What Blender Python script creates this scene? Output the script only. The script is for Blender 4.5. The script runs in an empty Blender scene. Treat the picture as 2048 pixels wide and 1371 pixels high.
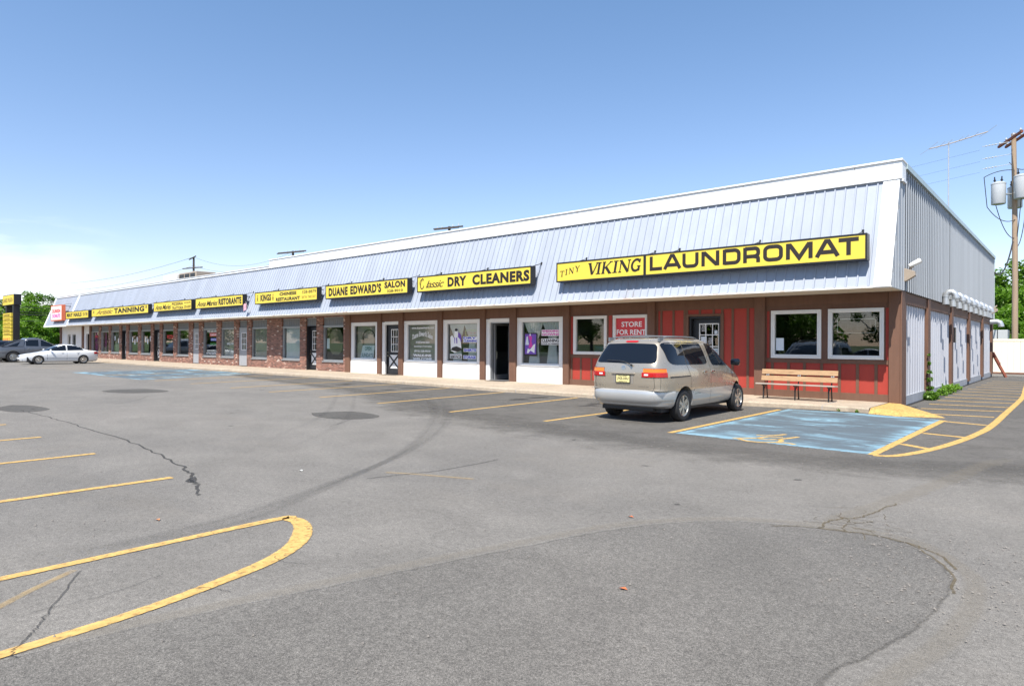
import bpy, bmesh, math, random
from mathutils import Vector, Matrix
R = math.radians
C = bpy.context.scene.collection
sc = bpy.context.scene
random.seed(7)

# ------------------------------------------------------------------ camera
cam = bpy.data.cameras.new('camera'); co = bpy.data.objects.new('camera', cam); C.objects.link(co)
cam.sensor_width = 36; cam.lens = 36*1299.1/2048; cam.clip_start = .05; cam.clip_end = 4000
co.matrix_world = Matrix(((0.752334, -0.003427, 0.658773, 3.5304), (0.658761, -0.004054, -0.752342, -19.3319), (0.005249, 0.999986, -0.000792, 1.63), (0, 0, 0, 1)))
sc.camera = co

# ------------------------------------------------------------------ node helpers
def nt_new(name):
    m = bpy.data.materials.new(name); m.use_nodes = True
    nt = m.node_tree
    for n in list(nt.nodes): nt.nodes.remove(n)
    out = nt.nodes.new('ShaderNodeOutputMaterial')
    return m, nt, out
def N(nt, t, **k):
    n = nt.nodes.new(t)
    for a, v in k.items():
        if a in n.inputs.keys() if isinstance(a, str) else False: n.inputs[a].default_value = v
        else: setattr(n, a, v)
    return n
def L(nt, a, b): nt.links.new(a, b)
def setin(n, **k):
    for a, v in k.items(): n.inputs[a.replace('_', ' ')].default_value = v
    return n
def math_(nt, op, a, b=None, c=None, clamp=False):
    n = nt.nodes.new('ShaderNodeMath'); n.operation = op; n.use_clamp = clamp
    for i, v in enumerate((a, b, c)):
        if v is None: continue
        if isinstance(v, (int, float)): n.inputs[i].default_value = v
        else: L(nt, v, n.inputs[i])
    return n.outputs[0]
def ramp(nt, fac, stops):
    n = nt.nodes.new('ShaderNodeValToRGB')
    e = n.color_ramp.elements
    while len(e) < len(stops): e.new(.5)
    for i, (p, c) in enumerate(stops):
        e[i].position = p
        e[i].color = (c, c, c, 1) if isinstance(c, (int, float)) else (*c, 1)
    L(nt, fac, n.inputs[0]); return n.outputs[0]
def pos(nt, scale=(1, 1, 1), geo=True):
    g = nt.nodes.new('ShaderNodeNewGeometry') if geo else nt.nodes.new('ShaderNodeTexCoord')
    s = g.outputs['Position'] if geo else g.outputs['Object']
    if scale != (1, 1, 1):
        m = nt.nodes.new('ShaderNodeVectorMath'); m.operation = 'MULTIPLY'; L(nt, s, m.inputs[0]); m.inputs[1].default_value = scale; s = m.outputs[0]
    return s
def noise(nt, vec, scale, detail=4, rough=.55, dist=0):
    n = nt.nodes.new('ShaderNodeTexNoise'); L(nt, vec, n.inputs['Vector'])
    n.inputs['Scale'].default_value = scale; n.inputs['Detail'].default_value = detail; n.inputs['Roughness'].default_value = rough; n.inputs['Distortion'].default_value = dist
    return n.outputs['Fac']
def mix(nt, fac, a, b, mode='MIX'):
    n = nt.nodes.new('ShaderNodeMix'); n.data_type = 'RGBA'; n.blend_type = mode
    for i, v in ((0, fac), (6, a), (7, b)):
        if isinstance(v, (int, float)): n.inputs[i].default_value = v if i == 0 else (v, v, v, 1)
        elif isinstance(v, tuple): n.inputs[i].default_value = (*v, 1)
        else: L(nt, v, n.inputs[i])
    return n.outputs[2]
def bump(nt, h, strength=.3, dist=.01):
    n = nt.nodes.new('ShaderNodeBump'); n.inputs['Strength'].default_value = strength; n.inputs['Distance'].default_value = dist
    L(nt, h, n.inputs['Height']); return n.outputs[0]
def bsdf(nt, out, col, rough=.6, metal=0, spec=.5, coat=0, normal=None):
    b = nt.nodes.new('ShaderNodeBsdfPrincipled')
    if isinstance(col, tuple): b.inputs['Base Color'].default_value = (*col, 1)
    else: L(nt, col, b.inputs['Base Color'])
    if isinstance(rough, (int, float)): b.inputs['Roughness'].default_value = rough
    else: L(nt, rough, b.inputs['Roughness'])
    b.inputs['Metallic'].default_value = metal; b.inputs['Specular IOR Level'].default_value = spec
    b.inputs['Coat Weight'].default_value = coat; b.inputs['Coat Roughness'].default_value = .03
    if normal is not None: L(nt, normal, b.inputs['Normal'])
    if out is not None: L(nt, b.outputs[0], out.inputs[0])
    return b

# ------------------------------------------------------------------ world, sun, exposure
SUN_EL, SUN_AZ = 57.2, 162.1          # azimuth clockwise from +Y
w = bpy.data.worlds.new('World'); sc.world = w; w.use_nodes = True
nt = w.node_tree; bg = nt.nodes['Background']
sky = nt.nodes.new('ShaderNodeTexSky'); sky.sky_type = 'NISHITA'; sky.sun_disc = False
sky.sun_elevation = R(SUN_EL); sky.sun_rotation = R(SUN_AZ); sky.air_density = 1.0; sky.dust_density = .15; sky.ozone_density = 1.6; sky.altitude = 0
tc = nt.nodes.new('ShaderNodeTexCoord'); gen = tc.outputs['Generated']
sep = nt.nodes.new('ShaderNodeSeparateXYZ'); L(nt, gen, sep.inputs[0])
# thin cirrus low in the west
sv = nt.nodes.new('ShaderNodeVectorMath'); sv.operation = 'MULTIPLY'; L(nt, gen, sv.inputs[0]); sv.inputs[1].default_value = (1.0, 1.6, 7.5)
n1 = noise(nt, sv.outputs[0], 3.1, 7, .55, .35)
el = math_(nt, 'SMOOTH_MAX', sep.outputs[2], 0.0, .001)
band = ramp(nt, el, [(0, 1), (.085, .95), (.15, .30), (.19, 0)])
dt = nt.nodes.new('ShaderNodeVectorMath'); dt.operation = 'DOT_PRODUCT'; L(nt, gen, dt.inputs[0]); dt.inputs[1].default_value = (-.997, .07, 0)
side = ramp(nt, dt.outputs['Value'], [(.955, 0), (.992, 1)])
cm = math_(nt, 'ADD', math_(nt, 'MULTIPLY', band, side), math_(nt, 'MULTIPLY', math_(nt, 'SUBTRACT', n1, .5), 1.9))
cm = math_(nt, 'MULTIPLY', ramp(nt, cm, [(.30, 0), (.80, 1)]), math_(nt, 'MULTIPLY', side, ramp(nt, el, [(.13, 1), (.21, 0)])))
tint = mix(nt, 1.0, sky.outputs[0], ramp(nt, el, [(0, (1.12, .955, 1.03)), (.22, (1.0, .99, 1.06)), (.5, (.90, 1.03, 1.10))]), 'MULTIPLY')
mx = mix(nt, math_(nt, 'MULTIPLY', cm, .45), tint, (8.6, 9.0, 9.6))
L(nt, mx, bg.inputs[0]); bg.inputs[1].default_value = .112
sun = bpy.data.lights.new('sun', 'SUN'); so = bpy.data.objects.new('sun', sun); C.objects.link(so)
sun.energy = 5.0; sun.angle = R(.53); sun.color = (1, .955, .88)
sd = Vector((math.sin(R(SUN_AZ))*math.cos(R(SUN_EL)), math.cos(R(SUN_AZ))*math.cos(R(SUN_EL)), math.sin(R(SUN_EL))))
so.rotation_euler = sd.to_track_quat('Z', 'Y').to_euler(); so.location = sd*60
sc.view_settings.view_transform = 'Standard'; sc.view_settings.look = 'None'; sc.view_settings.gamma = 1; sc.view_settings.exposure = .72
sc.render.engine = 'CYCLES'
sc.cycles.max_bounces = 8; sc.cycles.transparent_max_bounces = 24; sc.cycles.glossy_bounces = 4

# ------------------------------------------------------------------ object helpers
def tag(o, label=None, cat=None, group=None, kind=None):
    if label: o['label'] = label
    if cat: o['category'] = cat
    if group: o['group'] = group
    if kind: o['kind'] = kind
    return o
def empty(name, loc=(0, 0, 0), rz=0):
    o = bpy.data.objects.new(name, None); C.objects.link(o); o.location = loc; o.rotation_euler = (0, 0, rz); o.empty_display_size = .2
    return o
def thing(name, label, cat, loc=(0, 0, 0), rz=0, group=None): return tag(empty(name, loc, rz), label, cat, group)
class MB:
    def __init__(s): s.v = []; s.f = []; s.m = []; s.col = None
    def add(s, vs, fs, mi=0):
        k = len(s.v); s.v += [tuple(v) for v in vs]; s.f += [tuple(i+k for i in f) for f in fs]; s.m += [mi]*len(fs); return s
    def box(s, x0, x1, y0, y1, z0, z1, mi=0):
        x0, x1 = min(x0, x1), max(x0, x1); y0, y1 = min(y0, y1), max(y0, y1); z0, z1 = min(z0, z1), max(z0, z1)
        return s.add([(x0, y0, z0), (x1, y0, z0), (x1, y1, z0), (x0, y1, z0), (x0, y0, z1), (x1, y0, z1), (x1, y1, z1), (x0, y1, z1)],
                     [(0, 3, 2, 1), (4, 5, 6, 7), (0, 1, 5, 4), (1, 2, 6, 5), (2, 3, 7, 6), (3, 0, 4, 7)], mi)
    def obox(s, M, sx, sy, sz, mi=0):
        vs = [M @ Vector((x*sx/2, y*sy/2, z*sz/2)) for z in (-1, 1) for x, y in ((-1, -1), (1, -1), (1, 1), (-1, 1))]
        return s.add(vs, [(0, 3, 2, 1), (4, 5, 6, 7), (0, 1, 5, 4), (1, 2, 6, 5), (2, 3, 7, 6), (3, 0, 4, 7)], mi)
    def quad(s, a, b, c, d, mi=0): return s.add([a, b, c, d], [(0, 1, 2, 3)], mi)
    def ngon(s, pts, mi=0): return s.add(pts, [tuple(range(len(pts)))], mi)
    def prism(s, pts, fn, a, b, mi=0):       # pts 2d, fn(u,v,t) -> 3d
        n = len(pts)
        vs = [fn(u, v, a) for u, v in pts]+[fn(u, v, b) for u, v in pts]
        return s.add(vs, [tuple(range(n-1, -1, -1)), tuple(range(n, 2*n))]+[(i, (i+1) % n, (i+1) % n+n, i+n) for i in range(n)], mi)
    def tube(s, path, r, n=8, mi=0, caps=True, r2=None):
        path = [Vector(p) for p in path]; rings = []
        up = None
        for i, p in enumerate(path):
            d = (path[min(i+1, len(path)-1)]-path[max(i-1, 0)]).normalized()
            if up is None: up = Vector((0, 0, 1)) if abs(d.z) < .9 else Vector((1, 0, 0))
            a = d.cross(up).normalized(); b = a.cross(d).normalized(); up = b
            rr = r if r2 is None else r+(r2-r)*i/(len(path)-1)
            if isinstance(r, (list, tuple)): rr = r[i]
            rings.append([p+a*math.cos(6.28318*k/n)*rr+b*math.sin(6.28318*k/n)*rr for k in range(n)])
        vs = [v for g in rings for v in g]
        fs = [(i*n+k, i*n+(k+1) % n, (i+1)*n+(k+1) % n, (i+1)*n+k) for i in range(len(rings)-1) for k in range(n)]
        if caps: fs += [tuple(range(n-1, -1, -1)), tuple((len(rings)-1)*n+k for k in range(n))]
        return s.add(vs, fs, mi)
    def lathe(s, prof, M, n=24, mi=0):        # prof (r,h) about local z of M
        vs = [M @ Vector((r*math.cos(6.28318*k/n), r*math.sin(6.28318*k/n), h)) for r, h in prof for k in range(n)]
        fs = [(i*n+k, i*n+(k+1) % n, (i+1)*n+(k+1) % n, (i+1)*n+k) for i in range(len(prof)-1) for k in range(n)]
        return s.add(vs, fs, mi)
    def grid(s, fn, nu, nv, mi=0, close=False):
        vs = [fn(i/nu, j/nv) for i in range(nu+1) for j in range(nv+1)]
        fs = [(i*(nv+1)+j, (i+1)*(nv+1)+j, (i+1)*(nv+1)+j+1, i*(nv+1)+j+1) for i in range(nu) for j in range(nv)]
        return s.add(vs, fs, mi)
    def build(s, name, mat, parent=None, smooth=None, bevel=0, fix=True):
        me = bpy.data.meshes.new(name); me.from_pydata(s.v, [], s.f)
        mats = mat if isinstance(mat, (list, tuple)) else [mat]
        for m in mats: me.materials.append(m)
        for p, i in zip(me.polygons, s.m): p.material_index = i
        if fix or bevel:
            b = bmesh.new(); b.from_mesh(me)
            if fix: bmesh.ops.recalc_face_normals(b, faces=b.faces)
            if bevel:
                ed = [e for e in b.edges if len(e.link_faces) == 2 and e.calc_face_angle(0) > .6]
                bmesh.ops.bevel(b, geom=ed, offset=bevel, segments=1, affect='EDGES', clamp_overlap=True)
            b.to_mesh(me); b.free()
        if smooth:
            for p in me.polygons: p.use_smooth = True
            me.set_sharp_from_angle(angle=R(smooth))
        if s.col:
            a = me.attributes.new('fade', 'FLOAT', 'POINT')
            for i, c in enumerate(s.col): a.data[i].value = c
        o = bpy.data.objects.new(name, me); C.objects.link(o); o.parent = parent
        return o
def struct(o): o['kind'] = 'structure'; return o
def kids(o): return [c for c in bpy.data.objects if c.parent == o]
def copy_tree(o, parent=None):
    ch = kids(o); c = o.copy(); C.objects.link(c)
    c.parent = parent
    for k in ch: copy_tree(k, c)
    return c

# ------------------------------------------------------------------ materials
def simple(name, col, rough=.6, metal=0, spec=.5, coat=0, var=.12, vscale=2.5, bmp=0, bscale=40, stretch=(1, 1, 1), geo=True):
    m, nt, out = nt_new(name)
    p = pos(nt, stretch, geo)
    n = noise(nt, p, vscale, 5, .6)
    f = math_(nt, 'MULTIPLY_ADD', math_(nt, 'SUBTRACT', n, .5), var*2.4, 1.0)
    c = mix(nt, 1.0, col, f, 'MULTIPLY')
    nrm = bump(nt, noise(nt, p, bscale, 3, .6), bmp, .004) if bmp else None
    bsdf(nt, out, c, rough, metal, spec, coat, nrm)
    return m
M = {}
M['brown'] = simple('brown_wood', (.14, .070, .044), .75, var=.22, vscale=2.2, stretch=(4, 4, .8), bmp=.35, bscale=30)
M['red'] = simple('red_plywood', (.34, .036, .022), .68, var=.14, vscale=1.6, stretch=(3, 3, .6), bmp=.25, bscale=50)
M['white'] = simple('white_paint', (.74, .74, .73), .6, var=.07, vscale=3, bmp=.15, bscale=60)
M['whitewall'] = simple('white_stucco', (.66, .66, .67), .8, var=.10, vscale=1.4, bmp=.5, bscale=25)
M['vinyl'] = simple('white_vinyl', (.72, .71, .68), .4, var=.03)
M['fascia'] = simple('white_fascia', (.80, .80, .79), .45, var=.05, vscale=.8)
M['soffit'] = simple('soffit_board', (.60, .55, .46), .75, var=.10, vscale=.7)
M['alu'] = simple('aluminium_frame', (.33, .34, .35), .4, .5, var=.06)
M['black'] = simple('black_paint', (.012, .012, .014), .45, var=.2)
M['blackdoor'] = simple('black_door_paint', (.016, .017, .021), .5, var=.2)
M['graydoor'] = simple('grey_door_paint', (.30, .31, .33), .5, var=.06)
M['transom'] = simple('grey_ribbed_transom', (.155, .165, .18), .5, var=.12, vscale=4)
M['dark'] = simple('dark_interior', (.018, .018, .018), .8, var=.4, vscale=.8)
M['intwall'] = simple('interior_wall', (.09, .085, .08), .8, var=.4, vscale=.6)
M['iron'] = simple('black_iron', (.015, .015, .016), .4, var=.1)
M['steel'] = simple('galvanised_steel', (.50, .52, .54), .38, .55, var=.14, vscale=6)
M['yellow_sign'] = simple('yellow_sign_face', (.74, .56, .065), .35, var=.07, vscale=1.6)
M['ink'] = simple('dark_lettering', (.020, .014, .011), .5, var=.1)
M['redink'] = simple('red_lettering', (.65, .03, .03), .5, var=.05)
M['pink'] = simple('magenta_vinyl', (.62, .05, .35), .5, var=.05)
M['purple'] = simple('purple_vinyl', (.16, .07, .42), .5, var=.05)
M['blueink'] = simple('blue_vinyl', (.05, .06, .48), .5, var=.05)
M['tealink'] = simple('teal_lettering', (.02, .16, .20), .5, var=.05)
M['whiteink'] = simple('white_vinyl_lettering', (.80, .80, .80), .5, var=.04)
M['paper'] = simple('white_paper', (.62, .68, .74), .7, var=.04)
M['rentred'] = simple('red_banner', (.58, .035, .04), .35, var=.06)
M['concrete'] = None
M['pole'] = simple('weathered_pole_wood', (.33, .24, .165), .85, var=.25, vscale=3, stretch=(6, 6, .35), bmp=.4, bscale=20)
M['darkpole'] = simple('dark_pole_wood', (.06, .05, .045), .85, var=.2)
M['wire'] = simple('wire_black', (.02, .02, .02), .6)
M['can'] = simple('transformer_paint', (.47, .49, .50), .4, var=.06)
M['cream'] = simple('cream_vinyl_fence', (.80, .74, .60), .5, var=.03)
M['rubber'] = simple('tyre_rubber', (.018, .018, .019), .75, var=.2, geo=False)
M['curtain'] = simple('white_curtain', (.62, .64, .66), .9, var=.08)
M['blind'] = simple('vertical_blind', (.42, .39, .34), .8, var=.2, vscale=3)
M['mat'] = simple('dark_doormat', (.06, .05, .045), .95, var=.3, vscale=30)
M['rust'] = simple('rusty_board', (.20, .055, .03), .8, var=.3)
M['tan'] = simple('tan_metal', (.33, .27, .21), .5, var=.1)
M['teal_counter'] = simple('teal_counter', (.02, .16, .20), .5)
M['patio'] = simple('mulch', (.14, .07, .05), .95, var=.4, vscale=8)

def m_concrete():
    m, nt, out = nt_new('sidewalk_concrete'); p = pos(nt)
    n = noise(nt, p, .7, 6, .65); n2 = noise(nt, p, 9, 5, .7); n3 = noise(nt, p, 160, 2, .5)
    c = ramp(nt, n, [(.3, (.31, .25, .185)), (.7, (.41, .335, .25))])
    c = mix(nt, .5, c, ramp(nt, n2, [(.3, .35), (.7, .75)]), 'OVERLAY'); c = mix(nt, .35, c, ramp(nt, n3, [(.3, .25), (.7, .8)]), 'OVERLAY')
    bsdf(nt, out, c, .9, normal=bump(nt, n3, .3, .004)); return m
M['concrete'] = m_concrete()
def m_brick():
    m, nt, out = nt_new('red_brick')
    s = nt.nodes.new('ShaderNodeSeparateXYZ'); L(nt, pos(nt), s.inputs[0])
    cb = nt.nodes.new('ShaderNodeCombineXYZ'); L(nt, math_(nt, 'ADD', s.outputs[0], s.outputs[1]), cb.inputs[0]); L(nt, s.outputs[2], cb.inputs[1])
    b = nt.nodes.new('ShaderNodeTexBrick'); L(nt, cb.outputs[0], b.inputs['Vector'])
    b.inputs['Color1'].default_value = (0, 0, 0, 1); b.inputs['Color2'].default_value = (1, 1, 1, 1); b.inputs['Mortar'].default_value = (.5, .5, .5, 1)
    b.inputs['Scale'].default_value = 1; b.inputs['Brick Width'].default_value = .21; b.inputs['Row Height'].default_value = .072; b.inputs['Mortar Size'].default_value = .008; b.inputs['Bias'].default_value = 0
    col = ramp(nt, b.outputs['Color'], [(0, (.060, .020, .014)), (.18, (.14, .05, .033)), (.5, (.195, .075, .05)), (.78, (.25, .10, .068)), (.93, (.33, .15, .10)), (.97, (.50, .40, .34))])
    col = mix(nt, .35, col, ramp(nt, noise(nt, pos(nt), 12, 4), [(.3, .3), (.7, .75)]), 'OVERLAY')
    col = mix(nt, b.outputs['Fac'], col, (.27, .22, .185))
    bsdf(nt, out, col, .85, normal=bump(nt, math_(nt, 'SUBTRACT', 1.0, b.outputs['Fac']), .6, .008)); return m
M['brick'] = m_brick()
def m_siding(name, base, axis, pitch, rough=.42, metal=.25, dirt=.25, streak=True):
    m, nt, out = nt_new(name); P = pos(nt)
    s = nt.nodes.new('ShaderNodeSeparateXYZ'); L(nt, P, s.inputs[0])
    a = s.outputs[axis]
    wn = nt.nodes.new('ShaderNodeTexWhiteNoise'); wn.noise_dimensions = '1D'
    L(nt, math_(nt, 'FLOOR', math_(nt, 'DIVIDE', a, pitch*3)), wn.inputs['W'])
    f = math_(nt, 'MULTIPLY_ADD', wn.outputs[0], .10, .95)
    st = noise(nt, pos(nt, (3.2, 3.2, .22)), 1.0, 5, .6)
    f = math_(nt, 'MULTIPLY', f, math_(nt, 'MULTIPLY_ADD', math_(nt, 'SUBTRACT', st, .5), dirt, 1.0))
    c = mix(nt, 1.0, base, f, 'MULTIPLY')
    if streak:     # rusty run marks above the drip edge, here and there
        k = ramp(nt, noise(nt, pos(nt, (.33, 0, 0)), 1.0, 3, .7), [(.54, 0), (.66, 1)])
        hz = ramp(nt, s.outputs[2], [(0, 1), (1, 1)])
        zf = math_(nt, 'SUBTRACT', 1.0, math_(nt, 'MULTIPLY', math_(nt, 'SUBTRACT', s.outputs[2], 3.05), .75), clamp=True)
        fine = ramp(nt, noise(nt, pos(nt, (9, 9, .5)), 1.0, 4, .7), [(.45, 0), (.75, 1)])
        c = mix(nt, math_(nt, 'MULTIPLY', math_(nt, 'MULTIPLY', k, zf), math_(nt, 'MULTIPLY', fine, .85)), c, (.28, .22, .17))
    bsdf(nt, out, c, rough, metal, .5); return m
M['mansard'] = m_siding('blue_grey_metal_siding', (.325, .355, .415), 0, .255, rough=.62, metal=.0)
M['gable'] = m_siding('grey_metal_siding', (.33, .35, .375), 1, .3, streak=False, dirt=.18)
M['lowsiding'] = m_siding('pale_grey_siding', (.42, .43, .47), 1, .3, streak=False, dirt=.35)
M['base'] = simple('grey_foundation', (.33, .34, .36), .85, var=.25, vscale=2.5, bmp=.3)

def m_asphalt(name, tone, alpha=False, soft=False):
    m, nt, out = nt_new(name); p = pos(nt)
    big = noise(nt, p, .11, 5, .6, .3); mid = noise(nt, p, .9, 7, .7, .4); grit = noise(nt, p, 62, 5, .8); fine = noise(nt, p, 210, 2, .6)
    vo = nt.nodes.new('ShaderNodeTexVoronoi'); L(nt, p, vo.inputs['Vector']); vo.inputs['Scale'].default_value = 95
    st = ramp(nt, vo.outputs['Distance'], [(.10, 1), (.30, 0)])
    wn = ramp(nt, vo.outputs['Color'], [(.62, 0), (.75, 1)])
    c = ramp(nt, big, [(.3, (tone*.88, tone*.82, tone*.74)), (.5, (tone*1.01, tone*.935, tone*.83)), (.72, (tone*1.11, tone*1.015, tone*.90))])
    c = mix(nt, .55, c, ramp(nt, mid, [(.25, .33), (.75, .68)]), 'OVERLAY')
    c = mix(nt, .52, c, ramp(nt, grit, [(.36, .16), (.64, .84)]), 'OVERLAY')
    c = mix(nt, .36, c, ramp(nt, noise(nt, p, 17, 6, .8), [(.36, .24), (.64, .77)]), 'OVERLAY')
    c = mix(nt, .7, c, ramp(nt, fine, [(.34, .15), (.66, .88)]), 'OVERLAY')
    c = mix(nt, math_(nt, 'MULTIPLY', math_(nt, 'MULTIPLY', st, wn), .45), c, (.38, .34, .29))
    # pale dusty and brownish stains
    du = ramp(nt, noise(nt, pos(nt, (.35, .9, 1)), .55, 5, .65, .6), [(.55, 0), (.78, 1)])
    c = mix(nt, math_(nt, 'MULTIPLY', du, .28), c, (tone*1.45, tone*1.25, tone*1.02))
    nr = bump(nt, math_(nt, 'ADD', grit, math_(nt, 'MULTIPLY', fine, .6)), .45, .006)
    b = bsdf(nt, None, c, .88, spec=.35, normal=nr)
    if alpha: fade_mix(nt, out, b, .5, 1.5 if soft else 6.0, .2, 1.25 if soft else .6)
    else: L(nt, b.outputs[0], out.inputs[0])
    return m
def fade_mix(nt, out, b, nz=.4, nscale=5.0, lo=.25, hi=.6, top=1.0, stretch=(1, 1, 1)):
    at = nt.nodes.new('ShaderNodeAttribute'); at.attribute_name = 'fade'
    f = math_(nt, 'ADD', at.outputs['Fac'], math_(nt, 'MULTIPLY', math_(nt, 'SUBTRACT', noise(nt, pos(nt, stretch), nscale, 6, .7), .5), nz*2))
    f = math_(nt, 'MULTIPLY', ramp(nt, f, [(lo, 0), (hi, 1)]), top)
    tr = nt.nodes.new('ShaderNodeBsdfTransparent'); mx = nt.nodes.new('ShaderNodeMixShader')
    L(nt, f, mx.inputs[0]); L(nt, tr.outputs[0], mx.inputs[1]); L(nt, b.outputs[0], mx.inputs[2]); L(nt, mx.outputs[0], out.inputs[0])
M['asphalt'] = m_asphalt('asphalt', .158)
M['asphalt_dark'] = m_asphalt('asphalt_darker_overlay', .124, alpha=True)
M['asphalt_soft'] = m_asphalt('asphalt_darker_soft', .098, alpha=True, soft=True)
M['patchA'] = m_asphalt('asphalt_patch', .075, alpha=True)
def m_decal(name, col, rough=.8, nz=.4, nscale=5, lo=.25, hi=.6, top=1., stretch=(1, 1, 1), var=.2):
    m, nt, out = nt_new(name); p = pos(nt)
    c = mix(nt, .6, col, ramp(nt, noise(nt, p, 14, 5, .7), [(.3, .5-var), (.7, .5+var)]), 'OVERLAY')
    b = bsdf(nt, None, c, rough, spec=.3, normal=bump(nt, noise(nt, p, 70, 3, .7), .4, .005))
    fade_mix(nt, out, b, nz, nscale, lo, hi, top, stretch); return m
M['yline'] = m_decal('worn_yellow_paint', (.56, .355, .115), nz=1.0, nscale=16, lo=.42, hi=1.0, top=.93)
M['yfaint'] = m_decal('faded_yellow_paint', (.55, .36, .12), nz=.75, nscale=9, lo=.55, hi=1.1, top=.28)
M['skid'] = m_decal('tyre_mark', (.05, .05, .052), nz=.35, nscale=3, lo=.15, hi=1.1, top=.065)
M['crack'] = m_decal('crack_filler', (.035, .034, .034), nz=.55, nscale=16, lo=.2, hi=.7, top=.55)
M['dust'] = m_decal('pale_dust', (.27, .235, .185), nz=.55, nscale=3.5, lo=.2, hi=1.2, top=.20)
M['oil'] = m_decal('oil_stain', (.045, .043, .043), nz=.5, nscale=3.0, lo=.25, hi=1.2, top=.5)
M['moss'] = m_decal('brown_silt', (.13, .10, .055), nz=.9, nscale=9, lo=.5, hi=1.1, top=.6)
def m_blue():
    m, nt, out = nt_new('worn_blue_paint'); p = pos(nt)
    b = bsdf(nt, None, mix(nt, .5, (.21, .345, .415), ramp(nt, noise(nt, p, 6, 5), [(.3, .35), (.7, .7)]), 'OVERLAY'), .75, spec=.3)
    b2 = bsdf(nt, None, (.085, .105, .12), .85)
    at = nt.nodes.new('ShaderNodeAttribute'); at.attribute_name = 'fade'
    f = math_(nt, 'ADD', at.outputs['Fac'], 0.0)
    wear = noise(nt, pos(nt, (.55, 1.5, 1)), .9, 8, .72, .5)
    f1 = ramp(nt, math_(nt, 'ADD', math_(nt, 'MULTIPLY', math_(nt, 'SUBTRACT', 1.0, f), .14), wear), [(.485, .05), (.545, .25), (.63, .95)])
    tr = nt.nodes.new('ShaderNodeBsdfTransparent'); m1 = nt.nodes.new('ShaderNodeMixShader'); m2 = nt.nodes.new('ShaderNodeMixShader')
    L(nt, f1, m1.inputs[0]); L(nt, b2.outputs[0], m1.inputs[1]); L(nt, b.outputs[0], m1.inputs[2])
    ed = ramp(nt, math_(nt, 'ADD', f, math_(nt, 'MULTIPLY', math_(nt, 'SUBTRACT', noise(nt, p, 8, 5, .7), .5), .5)), [(.0, 0), (.15, 1)])
    L(nt, math_(nt, 'MULTIPLY', ed, .92), m2.inputs[0]); L(nt, tr.outputs[0], m2.inputs[1]); L(nt, m1.outputs[0], m2.inputs[2]); L(nt, m2.outputs[0], out.inputs[0])
    return m
M['blue'] = m_blue()
def m_glass(name, tint, ior=1.6, body=None):
    m, nt, out = nt_new(name)
    g = nt.nodes.new('ShaderNodeNewGeometry'); dp = nt.nodes.new('ShaderNodeVectorMath'); dp.operation = 'DOT_PRODUCT'; L(nt, g.outputs['Incoming'], dp.inputs[0]); L(nt, g.outputs['Normal'], dp.inputs[1])
    f0 = ((ior-1)/(ior+1))**2; k = math_(nt, 'POWER', math_(nt, 'SUBTRACT', 1.0, math_(nt, 'ABSOLUTE', dp.outputs['Value'])), 5.0)
    fr = math_(nt, 'MULTIPLY_ADD', k, 1-f0, f0)      # Schlick, the same from both sides
    gl = nt.nodes.new('ShaderNodeBsdfGlossy'); gl.inputs['Roughness'].default_value = .0; gl.inputs['Color'].default_value = (.95, .97, 1, 1)
    tr = nt.nodes.new('ShaderNodeBsdfTransparent'); tr.inputs[0].default_value = (*tint, 1)
    mx = nt.nodes.new('ShaderNodeMixShader'); L(nt, fr, mx.inputs[0]); L(nt, tr.outputs[0], mx.inputs[1]); L(nt, gl.outputs[0], mx.inputs[2]); L(nt, mx.outputs[0], out.inputs[0])
    return m
M['glass'] = m_glass('shop_glass', (.88, .91, .90), 1.62)
M['carglass'] = simple('tinted_car_glass', (.006, .008, .012), .03, spec=.5, var=0, geo=False)
def m_paint(name, col, metal=.55, rough=.32):
    m, nt, out = nt_new(name); p = pos(nt, geo=False)
    n = noise(nt, p, 1.7, 3); c = mix(nt, 1., col, math_(nt, 'MULTIPLY_ADD', n, .12, .94), 'MULTIPLY')
    bsdf(nt, out, c, math_(nt, 'MULTIPLY_ADD', noise(nt, p, 3, 5, .7), .12, rough-.06), metal, .5, 1.0); return m
M['champagne'] = m_paint('champagne_car_paint', (.44, .38, .30), .6, .28)
M['silver'] = m_paint('silver_car_paint', (.50, .495, .48), .5, .36)
M['carwhite'] = m_paint('white_car_paint', (.74, .75, .76), 0, .3)
M['cargray'] = m_paint('grey_car_paint', (.125, .13, .145), .4, .3)
M['cardark'] = m_paint('dark_blue_car_paint', (.02, .025, .035), .3, .3)
M['plastic'] = simple('black_plastic', (.02, .02, .022), .5, geo=False)
M['rackgrey'] = simple('grey_rack', (.17, .18, .19), .4, .3, geo=False)
M['rim'] = simple('alloy_rim', (.50, .49, .46), .25, .85, geo=False)
M['tail_red'] = simple('red_lens', (.42, .006, .008), .2, coat=.25, var=.05, geo=False)
M['tail_amber'] = simple('amber_lens', (.80, .17, .010), .2, coat=.25, var=.05, geo=False)
M['lens'] = simple('clear_lens', (.75, .76, .75), .1, coat=1, var=.03, geo=False)
M['chrome'] = simple('chrome', (.75, .73, .66), .12, .95, var=.03, geo=False)
M['plate'] = simple('plate_yellow', (.70, .62, .28), .4, var=.1, geo=False)
def m_wood():
    m, nt, out = nt_new('bench_wood'); p = pos(nt, (1.2, 9, 14))
    n = noise(nt, p, 1.6, 6, .6, 1.5)
    c = ramp(nt, n, [(.30, (.15, .075, .033)), (.42, (.34, .20, .10)), (.62, (.44, .28, .145)), (.8, (.32, .18, .08))])
    bsdf(nt, out, c, .5, normal=bump(nt, n, .2, .003)); return m
M['wood'] = m_wood()
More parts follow.
